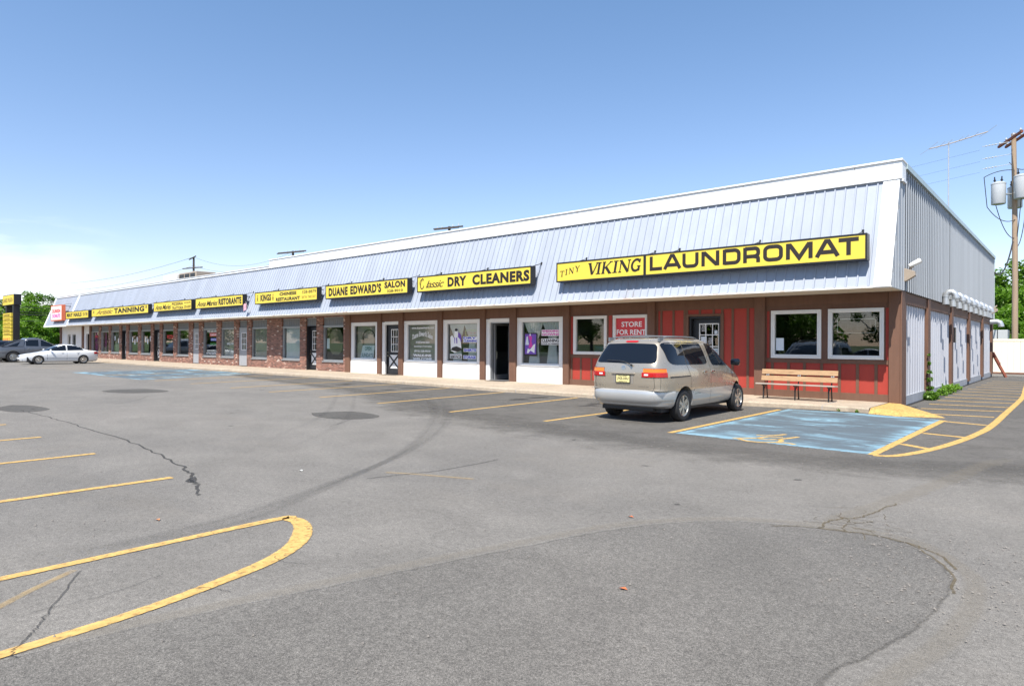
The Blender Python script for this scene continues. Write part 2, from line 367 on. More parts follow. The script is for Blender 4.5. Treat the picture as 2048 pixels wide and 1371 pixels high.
M['greywood'] = simple('weathered_seat_wood', (.36, .31, .26), .8, var=.25, vscale=1.6, stretch=(1.5, 10, 10))
def m_leaf(name, c0, c1, c2):
    m, nt, out = nt_new(name)
    oi = nt.nodes.new('ShaderNodeObjectInfo'); g = nt.nodes.new('ShaderNodeNewGeometry')
    n = noise(nt, pos(nt, geo=False), .55, 4, .6)
    v = math_(nt, 'ADD', math_(nt, 'MULTIPLY', n, .75), math_(nt, 'MULTIPLY', oi.outputs['Random'], .25))
    c = ramp(nt, v, [(.25, c0), (.5, c1), (.75, c2)])
    d = nt.nodes.new('ShaderNodeBsdfDiffuse'); t = nt.nodes.new('ShaderNodeBsdfTranslucent'); gl = nt.nodes.new('ShaderNodeBsdfGlossy'); gl.inputs['Roughness'].default_value = .45
    gl.inputs['Color'].default_value = (.6, .65, .5, 1)
    L(nt, c, d.inputs[0]); L(nt, mix(nt, 1, c, (1.3, 1.5, .6), 'MULTIPLY'), t.inputs[0])
    a = nt.nodes.new('ShaderNodeMixShader'); a.inputs[0].default_value = .38; L(nt, d.outputs[0], a.inputs[1]); L(nt, t.outputs[0], a.inputs[2])
    b = nt.nodes.new('ShaderNodeMixShader'); b.inputs[0].default_value = .05; L(nt, a.outputs[0], b.inputs[1]); L(nt, gl.outputs[0], b.inputs[2]); L(nt, b.outputs[0], out.inputs[0])
    return m
M['leaf'] = m_leaf('green_leaves', (.075, .15, .020), (.13, .25, .028), (.22, .35, .042))
M['leaf2'] = m_leaf('dark_green_leaves', (.05, .11, .016), (.09, .18, .022), (.15, .26, .032))
M['bark'] = simple('bark', (.10, .075, .055), .9, var=.3, vscale=6)
def m_grass():
    m, nt, out = nt_new('grass_ground'); p = pos(nt)
    c = ramp(nt, noise(nt, p, .3, 8, .7), [(.3, (.045, .075, .018)), (.7, (.10, .15, .035))]); bsdf(nt, out, c, .95); return m
M['grass'] = m_grass()

# ------------------------------------------------------------------ ground, kerb, sidewalk
g = MB(); g.quad((-1500, -1500, -.03), (1500, -1500, -.03), (1500, 1500, -.03), (-1500, 1500, -.03)); struct(g.build('ground', M['grass']))
g = MB(); g.grid(lambda u, v: (-98+u*150, -46+v*74.6, 0), 30, 15); struct(g.build('parking_lot', M['asphalt']))
kerb = [(-74, -2.55), (-50, -2.6), (-40, -2.7), (-30, -2.75), (-25, -2.75), (-17, -2.85), (-11.2, -3.12), (-7.6, -3.1), (-5, -2.6), (-3.05, -2.2), (-1.9, -1.98), (-.75, -1.92), (-.28, -2.0)]
SW = .13
g = MB()
prof = [(0, -.02), (0, .095), (.02, .122), (.05, SW)]
for i in range(len(kerb)-1):
    (x0, y0), (x1, y1) = kerb[i], kerb[i+1]
    for (a, za), (b, zb) in zip(prof[:-1], prof[1:]): g.quad((x0, y0+a, za), (x1, y1+a, za), (x1, y1+b, zb), (x0, y0+b, zb))
    g.quad((x0, y0+.05, SW), (x1, y1+.05, SW), (x1, .4, SW), (x0, .4, SW))
xe, ye = kerb[-1]
g.add([(xe, ye, -.02), (xe+.02, .4, -.02), (xe+.02, .4, SW), (xe, ye+.05, SW)], [(0, 1, 2, 3)])
struct(g.build('sidewalk', M['concrete'], smooth=40))
g = MB()     # expansion joints across the walk
jx = -1.35
while jx > -73:
    ky = next(y0+(y1-y0)*(jx-x0)/(x1-x0) for (x0, y0), (x1, y1) in zip(kerb[:-1], kerb[1:]) if x0 <= jx <= x1)
    g.box(jx, jx+.012, ky+.05, 0, SW, SW+.003); g.box(jx, jx+.012, ky-.003, ky+.05, .0, SW-.01); jx -= 3.05
struct(g.build('sidewalk_joint', M['oil'] if 0 else M['base']))
# painted ramp at the corner
g = MB()
rp = [(-.26, -1.95), (-.24, -.02), (.0, .05), (.55, -.35), (1.5, -2.05), (.8, -2.35), (.1, -2.3)]
top = [(-.26, -1.9, .128), (-.24, -.02, .128), (.02, -.02, .12), (.42, -.45, .05), (1.15, -1.75, .02), (.3, -2.12, .02)]
bot = [(x*1.12+.02, y*1.1-.02 if i not in (1, 2) else y, -.01) for i, (x, y, z) in enumerate(top)]
n = len(top); g.add(top+bot, [tuple(range(n-1, -1, -1))]+[(i, (i+1) % n, (i+1) % n+n, i+n) for i in range(n)])
g.col = [1]*(2*n)
struct(g.build('kerb_ramp', M['yline']))

def strip(name, path, wd, mat, z=.004, soft=0.0, seg=.35, wob=0, kind=True, widths=None, fadeends=0, parent=None, mb=None, build=True):
    pts = [Vector(p) for p in path]; out = []; ws = []
    for i in range(len(pts)-1):
        n = max(1, int((pts[i+1]-pts[i]).length/seg))
        for k in range(n):
            t = k/n; out.append(pts[i].lerp(pts[i+1], t)); ws.append((widths[i]*(1-t)+widths[i+1]*t) if widths else wd)
    out.append(pts[-1]); ws.append(widths[-1] if widths else wd)
    if wob: out = [p+Vector((random.uniform(-wob, wob), random.uniform(-wob, wob))) for p in out]
    g = mb or MB(); g.col = g.col or []
    tot = len(out)
    vs = []; col = []
    rows = [(-.5, 0), (-.25, 1), (.25, 1), (.5, 0)] if soft else [(-.5, .75), (-.4, 1), (.4, 1), (.5, .75)]
    for i, p in enumerate(out):
        d = (out[min(i+1, tot-1)]-out[max(i-1, 0)]).normalized(); nn = Vector((-d.y, d.x))
        e = 1.0
        if fadeends: e = min(1, i/(fadeends*tot), (tot-1-i)/(fadeends*tot))
        for o_, f_ in rows: q = p+nn*o_*ws[i]; vs.append((q.x, q.y, z)); col.append(f_*e)
    g.add(vs, [(i*4+k, (i+1)*4+k, (i+1)*4+k+1, i*4+k+1) for i in range(tot-1) for k in range(3)]); g.col += col
    if not build: return g
    o = g.build(name, mat, parent, fix=False); struct(o); return o
def smoothpath(pts, n=6):
    P = [Vector(p) for p in pts]; out = []
    for i in range(len(P)-1):
        p0, p1, p2, p3 = P[max(i-1, 0)], P[i], P[i+1], P[min(i+2, len(P)-1)]
        for k in range(n):
            t = k/n; out.append(.5*((2*p1)+(-p0+p2)*t+(2*p0-5*p1+4*p2-p3)*t*t+(-p0+3*p1-3*p2+p3)*t**3))
    return out+[P[-1]]
def blob(name, pts, mat, z=.004, fade=.3, smooth=True, rings=4):
    P = smoothpath(list(pts)+[pts[0]], 6)[:-1] if smooth else [Vector(p) for p in pts]
    if not smooth:
        Q = []
        for i in range(len(P)):
            a, b = P[i], P[(i+1) % len(P)]; k = max(1, int((b-a).length/.3)); Q += [a.lerp(b, t/k) for t in range(k)]
        P = Q
    c = sum(P, Vector((0, 0)))/len(P); n = len(P); vs = []; col = []; fs = []
    for r in range(rings+1):
        t = r/rings
        for p in P:
            d = p-c; l = d.length; q = c+d*(max(l-fade*t, 0)/l if l else 0); vs.append((q.x, q.y, z)); col.append(t)
    for r in range(rings): fs += [(r*n+i, r*n+(i+1) % n, (r+1)*n+(i+1) % n, (r+1)*n+i) for i in range(n)]
    vs.append((c.x, c.y, z)); col.append(1); fs += [(rings*n+i, rings*n+(i+1) % n, len(vs)-1) for i in range(n)]
    g = MB(); g.add(vs, fs); g.col = col
    return struct(g.build(name, mat, fix=False))

# overlays on the asphalt
blob('asphalt_overlay', [(-.8, -20.5), (-.6, -18.4), (-.40, -17.4), (-.15, -16.4), (.15, -15.3), (.5, -14.25), (1.05, -13.5), (1.8, -13.15), (2.4, -13.12), (2.78, -13.6), (2.9, -14.1), (2.86, -14.9), (2.74, -15.5), (2.62, -16.1), (2.6, -18), (2.4, -20.5)], M['asphalt_dark'], .003, .10)
blob('asphalt_overlay', [(-9, -10.3), (-3, -11.2), (1.3, -11.0), (4.2, -9.8), (8, -6), (8, 22), (2.5, 25), (.3, 24), (.3, -.2), (-.2, -2.0), (-3.2, -2.3), (-7.6, -3.25), (-11.2, -3.25), (-17, -3), (-24, -2.9), (-34, -2.8), (-26, -5.2), (-16, -7.2)], M['asphalt_soft'], .0025, 2.6)
strip('dust_edge', smoothpath([(-.70, -18.5), (-.46, -17.4), (-.22, -16.4), (.08, -15.3), (.44, -14.2), (1.05, -13.42), (1.8, -13.06), (2.45, -13.04), (2.9, -13.6), (3.02, -14.2), (2.98, -15), (2.84, -15.7), (2.72, -16.4)]), .17, M['dust'], .0045, soft=1)
strip('asphalt_seam', smoothpath([(1.8, -13.15), (2.1, -13.1), (2.42, -13.12), (2.66, -13.4), (2.85, -13.8), (2.9, -14.2)]), .02, M['moss'], .0055, wob=.012, seg=.05)
for pl in ([(-16.9, -15.3), (-16.2, -15.75), (-15.1, -15.75), (-14.6, -15.4), (-15.0, -14.9), (-16.3, -14.95)], [(-21.0, -11.8), (-20.4, -12.25), (-19.2, -12.0), (-18.7, -11.2), (-19.2, -10.6), (-20.7, -10.8)],
           [(-9.85, -11.1), (-9.1, -11.45), (-8.25, -11.3), (-7.95, -10.75), (-8.35, -10.3), (-9.5, -10.25)], [(-19.6, -16.4), (-18.9, -16.5), (-18.6, -16.0), (-19.3, -15.9)]):
    blob('asphalt_patch', pl, M['patchA'], .004, .09)
rc = random.Random(3)
def crackpath(pts, amp, n=9):
    P = smoothpath(pts, n); return [p+Vector((rc.uniform(-amp, amp), rc.uniform(-amp, amp))) for p in P]
cp = crackpath([(-15.2, -15.45), (-13.0, -15.4), (-10.9, -15.42), (-8.0, -15.49), (-5.9, -15.7), (-4.82, -15.88), (-4.4, -16.05), (-4.1, -16.1), (-3.5, -16.33)], .03)
strip('asphalt_crack', cp, .04, M['crack'], .0052, widths=[.02+.024*(k/len(cp))*(rc.random()+.5)*(1 if k < len(cp)*.93 else .4) for k in range(len(cp))], seg=.1)
blob('crack_patch', [(-4.55, -15.93), (-4.3, -16.0), (-4.18, -16.12), (-4.35, -16.14)], M['crack'], .0056, .03)
for pts, wd in (([(-2.9, -14.6), (-2.75, -14.1), (-2.63, -13.7), (-2.6, -13.1), (-2.61, -12.6)], .02), ([(-.58, -18.5), (-.71, -18.47), (-.85, -18.37), (-.97, -18.31), (-1.31, -18.13), (-1.81, -17.87)], .010),
                ([(-1.2, -18.3), (-1.18, -17.9), (-1.3, -17.5)], .006), ([(-8.1, -11.2), (-7.4, -12.2)], .012), ([(-15.2, -13.5), (-16.2, -12.6), (-17.4, -11.9)], .014), ([(-.75, -16.75), (-.95, -16.82), (-1.08, -16.8)], .006), ([(-.62, -17.35), (-.78, -17.4), (-.9, -17.5)], .006)):
    strip('asphalt_crack', crackpath(pts, .012), wd, M['crack'], .0068, seg=.05)
# alligator cracking on the right
strip('asphalt_crack', crackpath([(1.45, -13.4), (1.62, -13.24), (1.79, -13.18), (1.98, -13.14), (2.17, -13.08), (2.48, -13.16), (2.71, -13.34), (2.86, -13.65)], .012), .022, M['moss'], .0056, seg=.05)
strip('asphalt_crack', crackpath([(1.79, -13.18), (1.78, -12.95), (1.84, -12.7), (1.97, -12.5), (2.03, -12.2), (2.1, -11.7)], .02), .02, M['moss'], .0056, seg=.05)
strip('asphalt_crack', crackpath([(1.98, -13.14), (1.93, -12.95), (2.0, -12.75), (2.1, -12.62)], .02), .014, M['moss'], .0057, seg=.05)
strip('asphalt_crack', crackpath([(1.6, -13.05), (1.78, -12.95), (1.95, -12.95), (2.2, -12.98)], .02), .012, M['moss'], .0058, seg=.05)
for k in range(22):
    a = Vector((rc.uniform(1.6, 2.25), rc.uniform(-13.12, -12.2))); pts = [a]; dr = rc.uniform(0, 6.28)
    for j in range(3): dr += rc.uniform(-1, 1); pts.append(pts[-1]+Vector((math.cos(dr), math.sin(dr)))*rc.uniform(.04, .10))
    strip('asphalt_crack', pts, rc.uniform(.005, .010), M['moss'], .0054, seg=.05, wob=.004)
strip('silt_stain', smoothpath([(1.75, -13.0), (1.9, -12.4), (2.1, -11.3), (2.34, -9.87), (2.56, -8.3), (2.8, -7.5)]), .3, M['dust'], .0048, soft=1, fadeends=.1)
# tyre marks: two pairs of sweeping curves
for off in (0, .28, .75, 1.0):
    strip('tyre_mark', smoothpath([(-11.6-off, -5.4+off*.2), (-9.6-off*.6, -7.0-off*.2), (-7.5-off*.1, -8.9-off*.45), (-5.6+off*.05, -10.9-off*.5), (-4.0+off*.1, -13.1-off*.3), (-3.0+off*.2, -15.1-off*.15), (-2.4+off*.25, -16.6), (-2.3, -18)]), .17, M['skid'], .0042+off*.0003, soft=1, fadeends=.12)
for off in (0, .9):
    strip('tyre_mark', smoothpath([(-4.4, -16.0+off*.2), (-6.0-off, -13.6), (-8.3-off, -11.2), (-12-off, -8.4), (-15.5-off, -6.0)]), .16, M['skid'], .0046+off*.0001, soft=1, fadeends=.3)
for k in range(9):
    x = rc.choice([-6.1, -8.9, -11.7, -14.7, -17.9, -20.6, -23.9, -.6, -3.7])+rc.uniform(-.3, .3); y = rc.uniform(-5.6, -3.6)
    blob('oil_stain', [(x+.45*math.cos(a)*rc.uniform(.6, 1.3), y+.5*math.sin(a)*rc.uniform(.6, 1.4)) for a in (0, 1, 2, 3, 4, 5)], M['oil'], .0049, .35)
blob('oil_stain', [(-6.9, -3.9), (-6.2, -4.1), (-5.9, -3.6), (-6.5, -3.4)], M['oil'], .0047, .2)

for k in range(70):
    x = rc.uniform(-26, 1); y = rc.uniform(-17.5, -3.5) if k % 2 else rc.uniform(-6.5, -3.5); r_ = rc.uniform(.02, .09)
    blob('oil_drip', [(x+r_*math.cos(a)*rc.uniform(.6, 1.3), y+r_*math.sin(a)*rc.uniform(.6, 1.4)) for a in (0, 1, 2, 3, 4, 5)], M['oil'], .0050, r_*.5, rings=2)
# painted markings
def pline(a, b, wd=.115, mat='yline'): return strip('parking_line', [a, b], wd, M[mat], .0062, seg=.5)
for a, b in (((-4.93, -8.62), (-4.85, -3.0)), ((-2.16, -8.42), (-2.16, -2.6)), ((-7.68, -8.75), (-7.9, -3.25)), ((-10.65, -8.6), (-10.95, -3.2)), ((-13.45, -8.6), (-13.7, -3.1)), ((-16.4, -8.6), (-16.8, -3.0)), ((-19.1, -8.6), (-19.8, -3.0)), ((-22.4, -8.6), (-23.2, -3.0)), ((-25.4, -8.8), (-26.4, -3.0)),
             ((-9.78, -19.5), (-9.72, -16.3)), ((-7.28, -20), (-7.22, -16.22)), ((-4.75, -20.5), (-4.66, -16.15)), ((-12.3, -19.5), (-12.2, -16.3)), ((-40.5, -8.6), (-40.9, -2.9)), ((-43.5, -8.6), (-43.9, -2.9)), ((-46.5, -8.6), (-46.9, -2.9))): pline(a, b)
oc = smoothpath([(-2.02, -21.5), (-2.02, -18.3), (-2.03, -16.35), (-1.94, -16.17), (-1.72, -16.19), (-1.44, -16.35), (-1.19, -16.58), (-1.0, -16.90), (-.86, -17.33), (-.75, -17.78), (-.69, -18.3), (-.66, -19.2), (-.66, -21)], 8)
ww = [.10+.07*max(0, 1-abs(i-len(oc)*.42)/(len(oc)*.30)) for i in range(len(oc))]
strip('island_line', oc, .13, M['yline'], .0064, widths=ww, seg=.1)
strip('faded_line', [(-1.35, -18.5), (-1.6, -18.23), (-1.85, -17.9)], .06, M['yfaint'], .0056, seg=.2)
strip('faded_line', [(-3.03, -14.23), (-2.68, -14.05), (-1.94, -13.77)], .06, M['yfaint'], .0056, seg=.2)
blob('handicap_bay', [(-2.08, -8.40), (1.18, -8.52), (1.24, -2.35), (.2, -2.3), (-.5, -2.08), (-2.06, -2.25)], M['blue'], .0036, .45, smooth=False)
blob('handicap_bay', [(-36.0, -9), (-26.6, -8.95), (-28.6, -2.95), (-36.2, -2.95)], M['blue'], .0036, .5, smooth=False)
strip('bay_border', [(1.2, -8.53), (1.28, -2.5)], .13, M['yline'], .0062, seg=.4)
strip('curved_edge_line', smoothpath([(1.22, -8.56), (1.46, -8.42), (1.72, -7.6), (1.95, -6.2), (2.10, -4.6), (2.17, -3.0), (2.17, .5), (2.15, 6.7), (1.95, 12), (1.72, 17.9)]), .14, M['yline'], .0066, seg=.3)
hl = [((1.30, -7.0), (1.74, -7.3)), ((1.33, -5.2), (1.98, -5.35)), ((1.3, -2.67), (2.09, -2.9)), ((.75, -1.1), (2.05, -.9)), ((.42, .3), (2.08, .9)), ((.35, 2.0), (2.1, 2.3)), ((.32, 3.6), (2.1, 3.9)), ((.3, 5.2), (2.08, 5.5)), ((.3, 6.9), (2.1, 7.0)), ((.33, 8.7), (2.08, 8.7)), ((.33, 10.4), (2.0, 10.4)), ((.4, 12.2), (1.9, 12.2)), ((.4, 14), (1.83, 14.0)), ((.42, 15.9), (1.75, 15.9)), ((.45, 17.8), (1.68, 17.8))]
for a, b in hl: strip('hatch_line', [a, b], .15, M['yline'], .0058, seg=.3)
# wheelchair symbol, drawn on its side
g = None
wc = [[(-1.02, -8.30), (-.83, -8.12), (-.70, -7.98)], [(-.86, -7.62), (-.70, -7.55), (-.58, -7.40), (-.50, -7.15)], [(-.70, -7.98), (-.52, -8.05), (-.35, -7.8), (-.22, -7.35)], [(-.95, -8.25), (-.75, -8.42), (-.50, -8.44), (-.30, -8.25), (-.28, -8.02), (-.40, -7.86)], [(-.28, -8.3), (-.12, -8.22), (.02, -8.3)], [(-.70, -7.98), (-.62, -7.7), (-.40, -7.6)]]
for s_ in wc: g = strip('x', smoothpath(s_, 5), .085, None, .0068, seg=.1, mb=g, build=False)
struct(g.build('wheelchair_symbol', M['yline'], fix=False))
g = None
for s_ in ([(-31.6, -8.9), (-31.9, -7.9), (-31.0, -7.4)], [(-31.2, -8.6), (-31.3, -6.4)], [(-32.1, -6.5), (-32.8, -3.2)], [(-28.0, -8.2), (-29.2, -3.2)]): g = strip('x', s_, .13, None, .0068, seg=.3, mb=g, build=False)
struct(g.build('wheelchair_symbol', M['yline'], fix=False))
blob('white_paint_spill', [(-15.1, -6.2), (-14.9, -5.4), (-14.5, -5.5), (-14.75, -6.3)], M['dust'], .0066, .2)
# loose grit
g = MB(); rg = random.Random(11)
for k in range(900):
    if k < 420: x, y = rg.uniform(-6, 5), rg.uniform(-18.5, -8)
    elif k < 700: x = rg.uniform(2.2, 3.4); y = rg.uniform(-15, -12.6)
    else: x = rg.uniform(-40, 0); y = -2.45-rg.random()*.6
    r = rg.uniform(.004, .011)
    vs = [(x+r*rg.uniform(.6, 1.3)*math.cos(a), y+r*rg.uniform(.6, 1.3)*math.sin(a), .007) for a in (0, 1.57, 3.14, 4.71)]+[(x, y, .007+r)]
    g.add(vs, [(0, 1, 4), (1, 2, 4), (2, 3, 4), (3, 0, 4)])
o = g.build('loose_gravel', simple('grit', (.20, .18, .16), .9, var=.5, vscale=3)); tag(o, 'loose grit and pebbles scattered over the asphalt', 'gravel', kind='stuff')
for k, (x, y, cc, lb) in enumerate(((.35, -14.0, (.45, .12, .04), 'small orange dry leaf on the asphalt, nearest the big dark overlay edge'), (1.25, -15.6, (.5, .13, .04), 'small orange dry leaf in the middle of the dark asphalt overlay'), (-3.9, -14.9, (.8, .8, .78), 'small white paper scrap on the asphalt between the tyre marks'), (-2.8, -17.0, (.5, .2, .08), 'small brown dry leaf lying left of the rounded yellow island line'))):
    g = MB(); g.add([(x-.03, y, .008), (x, y-.02, .02), (x+.035, y+.005, .009), (x+.005, y+.022, .018), (x, y, .012)], [(0, 1, 4), (1, 2, 4), (2, 3, 4), (3, 0, 4)])
    tag(g.build('dry_leaf' if k != 2 else 'paper_scrap', simple('litter%d' % k, cc, .8)), lb, 'litter')

# ------------------------------------------------------------------ lettering
def text2d(s, bold=0.0, shear=0.0, space=1.0):
    c = bpy.data.curves.new('t', 'FONT'); c.body = s; c.offset = bold; c.shear = shear; c.space_character = space; c.resolution_u = 3
    o = bpy.data.objects.new('t', c); me = bpy.data.meshes.new_from_object(o)
    vs = [(v.co.x, v.co.y) for v in me.vertices]; fs = [tuple(p.vertices) for p in me.polygons]
    bpy.data.objects.remove(o); bpy.data.meshes.remove(me); bpy.data.curves.remove(c)
    return vs, fs
def text(mb, s, x0, x1, z0, z1, y, bold=.012, shear=0, space=1.0, warp=None, fn=None):
    vs, fs = text2d(s, bold, shear, space)
    if not vs: return
    ax, bx = min(v[0] for v in vs), max(v[0] for v in vs); az, bz = min(v[1] for v in vs), max(v[1] for v in vs)
    out = []
    for u, v in vs:
        u = (u-ax)/(bx-ax); v = (v-az)/(bz-az)
        if warp: v2 = v*(z1-z0)+warp(u)
        else: v2 = v*(z1-z0)
        p = (x0+u*(x1-x0), z0+v2); out.append(fn(*p) if fn else (p[0], y, p[1]))
    mb.add(out, fs)
def stroke(mb, path, w, fn, closed=False, w2=None):
    P = [Vector(p) for p in path]; n = len(P); a = []; b = []
    for i in range(n):
        p = P[i]
        if closed: d0 = (p-P[i-1]).normalized(); d1 = (P[(i+1) % n]-p).normalized()
        else: d0 = (p-P[max(i-1, 0)]); d1 = (P[min(i+1, n-1)]-p); d0 = (d0 if d0.length else d1).normalized(); d1 = (d1 if d1.length else d0).normalized()
        t = (d0+d1).normalized() if (d0+d1).length > 1e-6 else d0; m = Vector((-t.y, t.x)); k = 1/max(.35, m.dot(Vector((-d0.y, d0.x))))
        ww = (w if w2 is None else w+(w2-w)*i/(n-1))/2*k
        a.append(p+m*ww); b.append(p-m*ww)
    mb.add([fn(*v) for v in a+b], [(i, (i+1) % n, (i+1) % n+n, i+n) for i in range(n if closed else n-1)])
def arc(cx, cy, rx, ry, a0, a1, n=6): return [(cx+rx*math.cos(R(a0+(a1-a0)*i/n)), cy+ry*math.sin(R(a0+(a1-a0)*i/n))) for i in range(n+1)]
WIDE = {   # extended bold letters, unit height, stroke centre lines in a box (0..1)
 'L': [[(.09, 1), (.09, .09), (1, .09)]],
 'U': [[(.09, 1), (.09, .32)]+arc(.32, .32, .23, .23, 180, 270)+arc(.68, .32, .23, .23, 270, 360)+[(.91, 1)]],
 'N': [[(.09, 0), (.09, 1)], [(.15, .93), (.85, .07)], [(.91, 0), (.91, 1)]],
 'D': [[(.09, .09), (.62, .09)]+arc(.66, .34, .25, .25, 270, 360)+arc(.66, .66, .25, .25, 0, 90)+[(.09, .91)], [(.09, 0), (.09, 1)]],
 'R': [[(.09, .40), (.7, .40)]+arc(.70, .60, .21, .19, -70, 0, 3)+arc(.70, .72, .21, .19, 0, 90, 4)+[(.09, .91)], [(.09, 0), (.09, 1)], [(.66, .40)]+arc(.74, .24, .17, .14, 90, 0, 4)+[(.91, 0)]],
 'O': ['closed', arc(.34, .32, .25, .23, 180, 270)+arc(.66, .32, .25, .23, 270, 360)+arc(.66, .68, .25, .23, 0, 90)+arc(.34, .68, .25, .23, 90, 180)],
 'M': [[(.07, 0), (.07, 1)], [(.12, .95), (.5, .08), (.88, .95)], [(.93, 0), (.93, 1)]],
 'A': [[(.06, 0), (.44, .93), (.56, .93), (.94, 0)], [(.2, .28), (.8, .28)]],
 'T': [[(0, .91), (1, .91)], [(.5, .91), (.5, 0)]]}
def wide(mb, ch, x0, x1, z0, z1, y, t):
    L_ = WIDE[ch]; cl = L_[0] == 'closed'
    for p in (L_[1:] if cl else L_):
        y -= .0012
        stroke(mb, [(x0+u*(x1-x0), z0+v*(z1-z0)) for u, v in p], t*(z1-z0), lambda a, b, y=y: (a, y, b), closed=cl)
def serif(mb, ch, x0, x1, z0, z1, y, t, sh=.18):
    H = z1-z0; W = x1-x0; F = lambda a, b: (x0+a*W+b*H*sh, y, z0+b*H)
    yy = [y]
    def s(p, k=1.0, **kw): yy[0] -= .0008; stroke(mb, [(a*W, b*H) for a, b in p], t*k, lambda a, b: (x0+a+b*sh, yy[0], z0+b), **kw)
    def sf(u, v, l=.2): s([(u-l*.5, v), (u+l*.5, v)], .35)
    if ch == 'I': s([(.5, 0), (.5, 1)]); sf(.5, .02, 1); sf(.5, .98, 1)
    if ch == 'V': s([(.12, 1), (.48, 0)], 1.1); s([(.88, 1), (.5, 0)], .5); sf(.12, .98, .34); sf(.88, .98, .26)
    if ch == 'K': s([(.16, 0), (.16, 1)]); s([(.85, 1), (.22, .42)], .45); s([(.38, .56), (.85, 0)], 1.05); sf(.16, .02, .34); sf(.16, .98, .34); sf(.85, .98, .3); sf(.88, .02, .3)
    if ch == 'N': s([(.14, 0), (.14, 1)], .5); s([(.12, 1), (.86, 0)], 1.05); s([(.86, 0), (.86, 1)], .5); sf(.12, .98, .26); sf(.14, .02, .28); sf(.86, .98, .28)
    if ch == 'T': s([(.5, 0), (.5, 1)]); s([(.02, .97), (.98, .97)], .5); s([(.03, 1), (.03, .8)], .4); s([(.97, 1), (.97, .8)], .4); sf(.5, .02, .4)
    if ch == 'Y': s([(.1, 1), (.5, .45), (.5, 0)], 1); s([(.92, 1), (.5, .45)], .5); sf(.1, .98, .3); sf(.9, .98, .26); sf(.5, .02, .36)
    if ch == 'G': s(arc(.5, .5, .44, .46, 38, 180, 8)+arc(.5, .5, .44, .46, 180, 312, 8), .9); s([(.82, .02), (.82, .42)], .9); sf(.8, .42, .36); s([(.88, 1), (.84, .68)], .45)

# ------------------------------------------------------------------ the shopping centre
XL, XR, D = -74.27, 0.0, 23.27
HS, Z1, Z2, Z2L = 3.06, 5.88, 6.385, 6.04
OV = -1.33; K = .366
def my(z): return OV+K*(z-3.09)
B = tag(empty('shopping_centre', (-37, 0, 0)), 'long single storey row of shops with blue grey metal mansard roof', 'building')
Bo = Vector((37, 0, 0))
def P(mb, name, mat, parent=B, **k):
    if parent is B: mb.v = [(x+37, y, z) for x, y, z in mb.v]
    return mb.build(name, mat, parent, **k)
# windows and doors are children of B, their panes children of them: all coordinates are shifted the same way
def Q(mb, name, mat, parent, **k):
    mb.v = [(x+37, y, z) for x, y, z in mb.v]; return mb.build(name, mat, parent, **k)

# mansard sheet with raised seams
def seams(a, b, pitch, w=.026, h=.034):
    pts = [(a, 0)]; x = a+pitch*.5
    while x < b-w*2: pts += [(x-w, 0), (x-w*.5, h), (x+w*.5, h), (x+w, 0)]; x += pitch
    return pts+[(b, 0)]
sl = Vector((0, K*(Z1-3.09), Z1-3.09)).normalized(); nrm = Vector((0, -sl.z, sl.y))
def mansard(x0, x1, name):
    g = MB(); pts = seams(x0, x1, .2583); vs = []
    for x, h in pts:
        for z in (3.09, Z1+.02): vs.append(Vector((x, my(z), z))+nrm*h)
    g.add(vs, [(2*i, 2*i+2, 2*i+3, 2*i+1) for i in range(len(pts)-1)])
    return P(g, name, M['mansard'], fix=False)
mansard(-66.45, -.31, 'mansard_roof'); mansard(XL+.25, -66.85, 'mansard_roof')
def slopebox(g, x0, x1, za, zb, t0, t1):
    vs = []
    for x in (x0, x1):
        for z, t in ((za, t0), (zb, t0), (zb, t1), (za, t1)): vs.append(Vector((x, my(z), z))+nrm*t)
    g.add(vs, [(0, 1, 2, 3), (7, 6, 5, 4), (0, 4, 5, 1), (1, 5, 6, 2), (2, 6, 7, 3), (3, 7, 4, 0)])
for a, b in ((-.33, .045), (-66.87, -66.43), (XL-.04, XL+.27)):
    g = MB(); slopebox(g, a, b, 3.06, Z1+.03, -.04, .045); P(g, 'roof_trim', M['fascia'])
# drip edge and soffit
g = MB(); g.box(XL-.03, -66.87, OV-.05, OV+.03, 2.99, 3.09); P(g, 'drip_edge', M['fascia'])
def m_drip():
    m, nt, out = nt_new('drip_edge_white'); p = pos(nt)
    k = ramp(nt, noise(nt, pos(nt, (1, 0, 0)), .5, 3, .7), [(.46, 0), (.56, 1)]); k2 = ramp(nt, noise(nt, pos(nt, (1, 1, 3)), 7, 4, .7), [(.45, 0), (.62, 1)])
    bsdf(nt, out, mix(nt, math_(nt, 'MULTIPLY', math_(nt, 'MULTIPLY', k, k2), .75), (.72, .70, .64), (.36, .17, .08)), .6); return m
M['drip'] = m_drip()
g = MB(); g.box(-66.43, .06, OV-.035, OV+.02, 3.055, 3.095); P(g, 'drip_edge', M['drip'])
g = MB(); g.box(XL, .04, OV+.02, .02, 3.05, 3.085); P(g, 'soffit', M['soffit'])
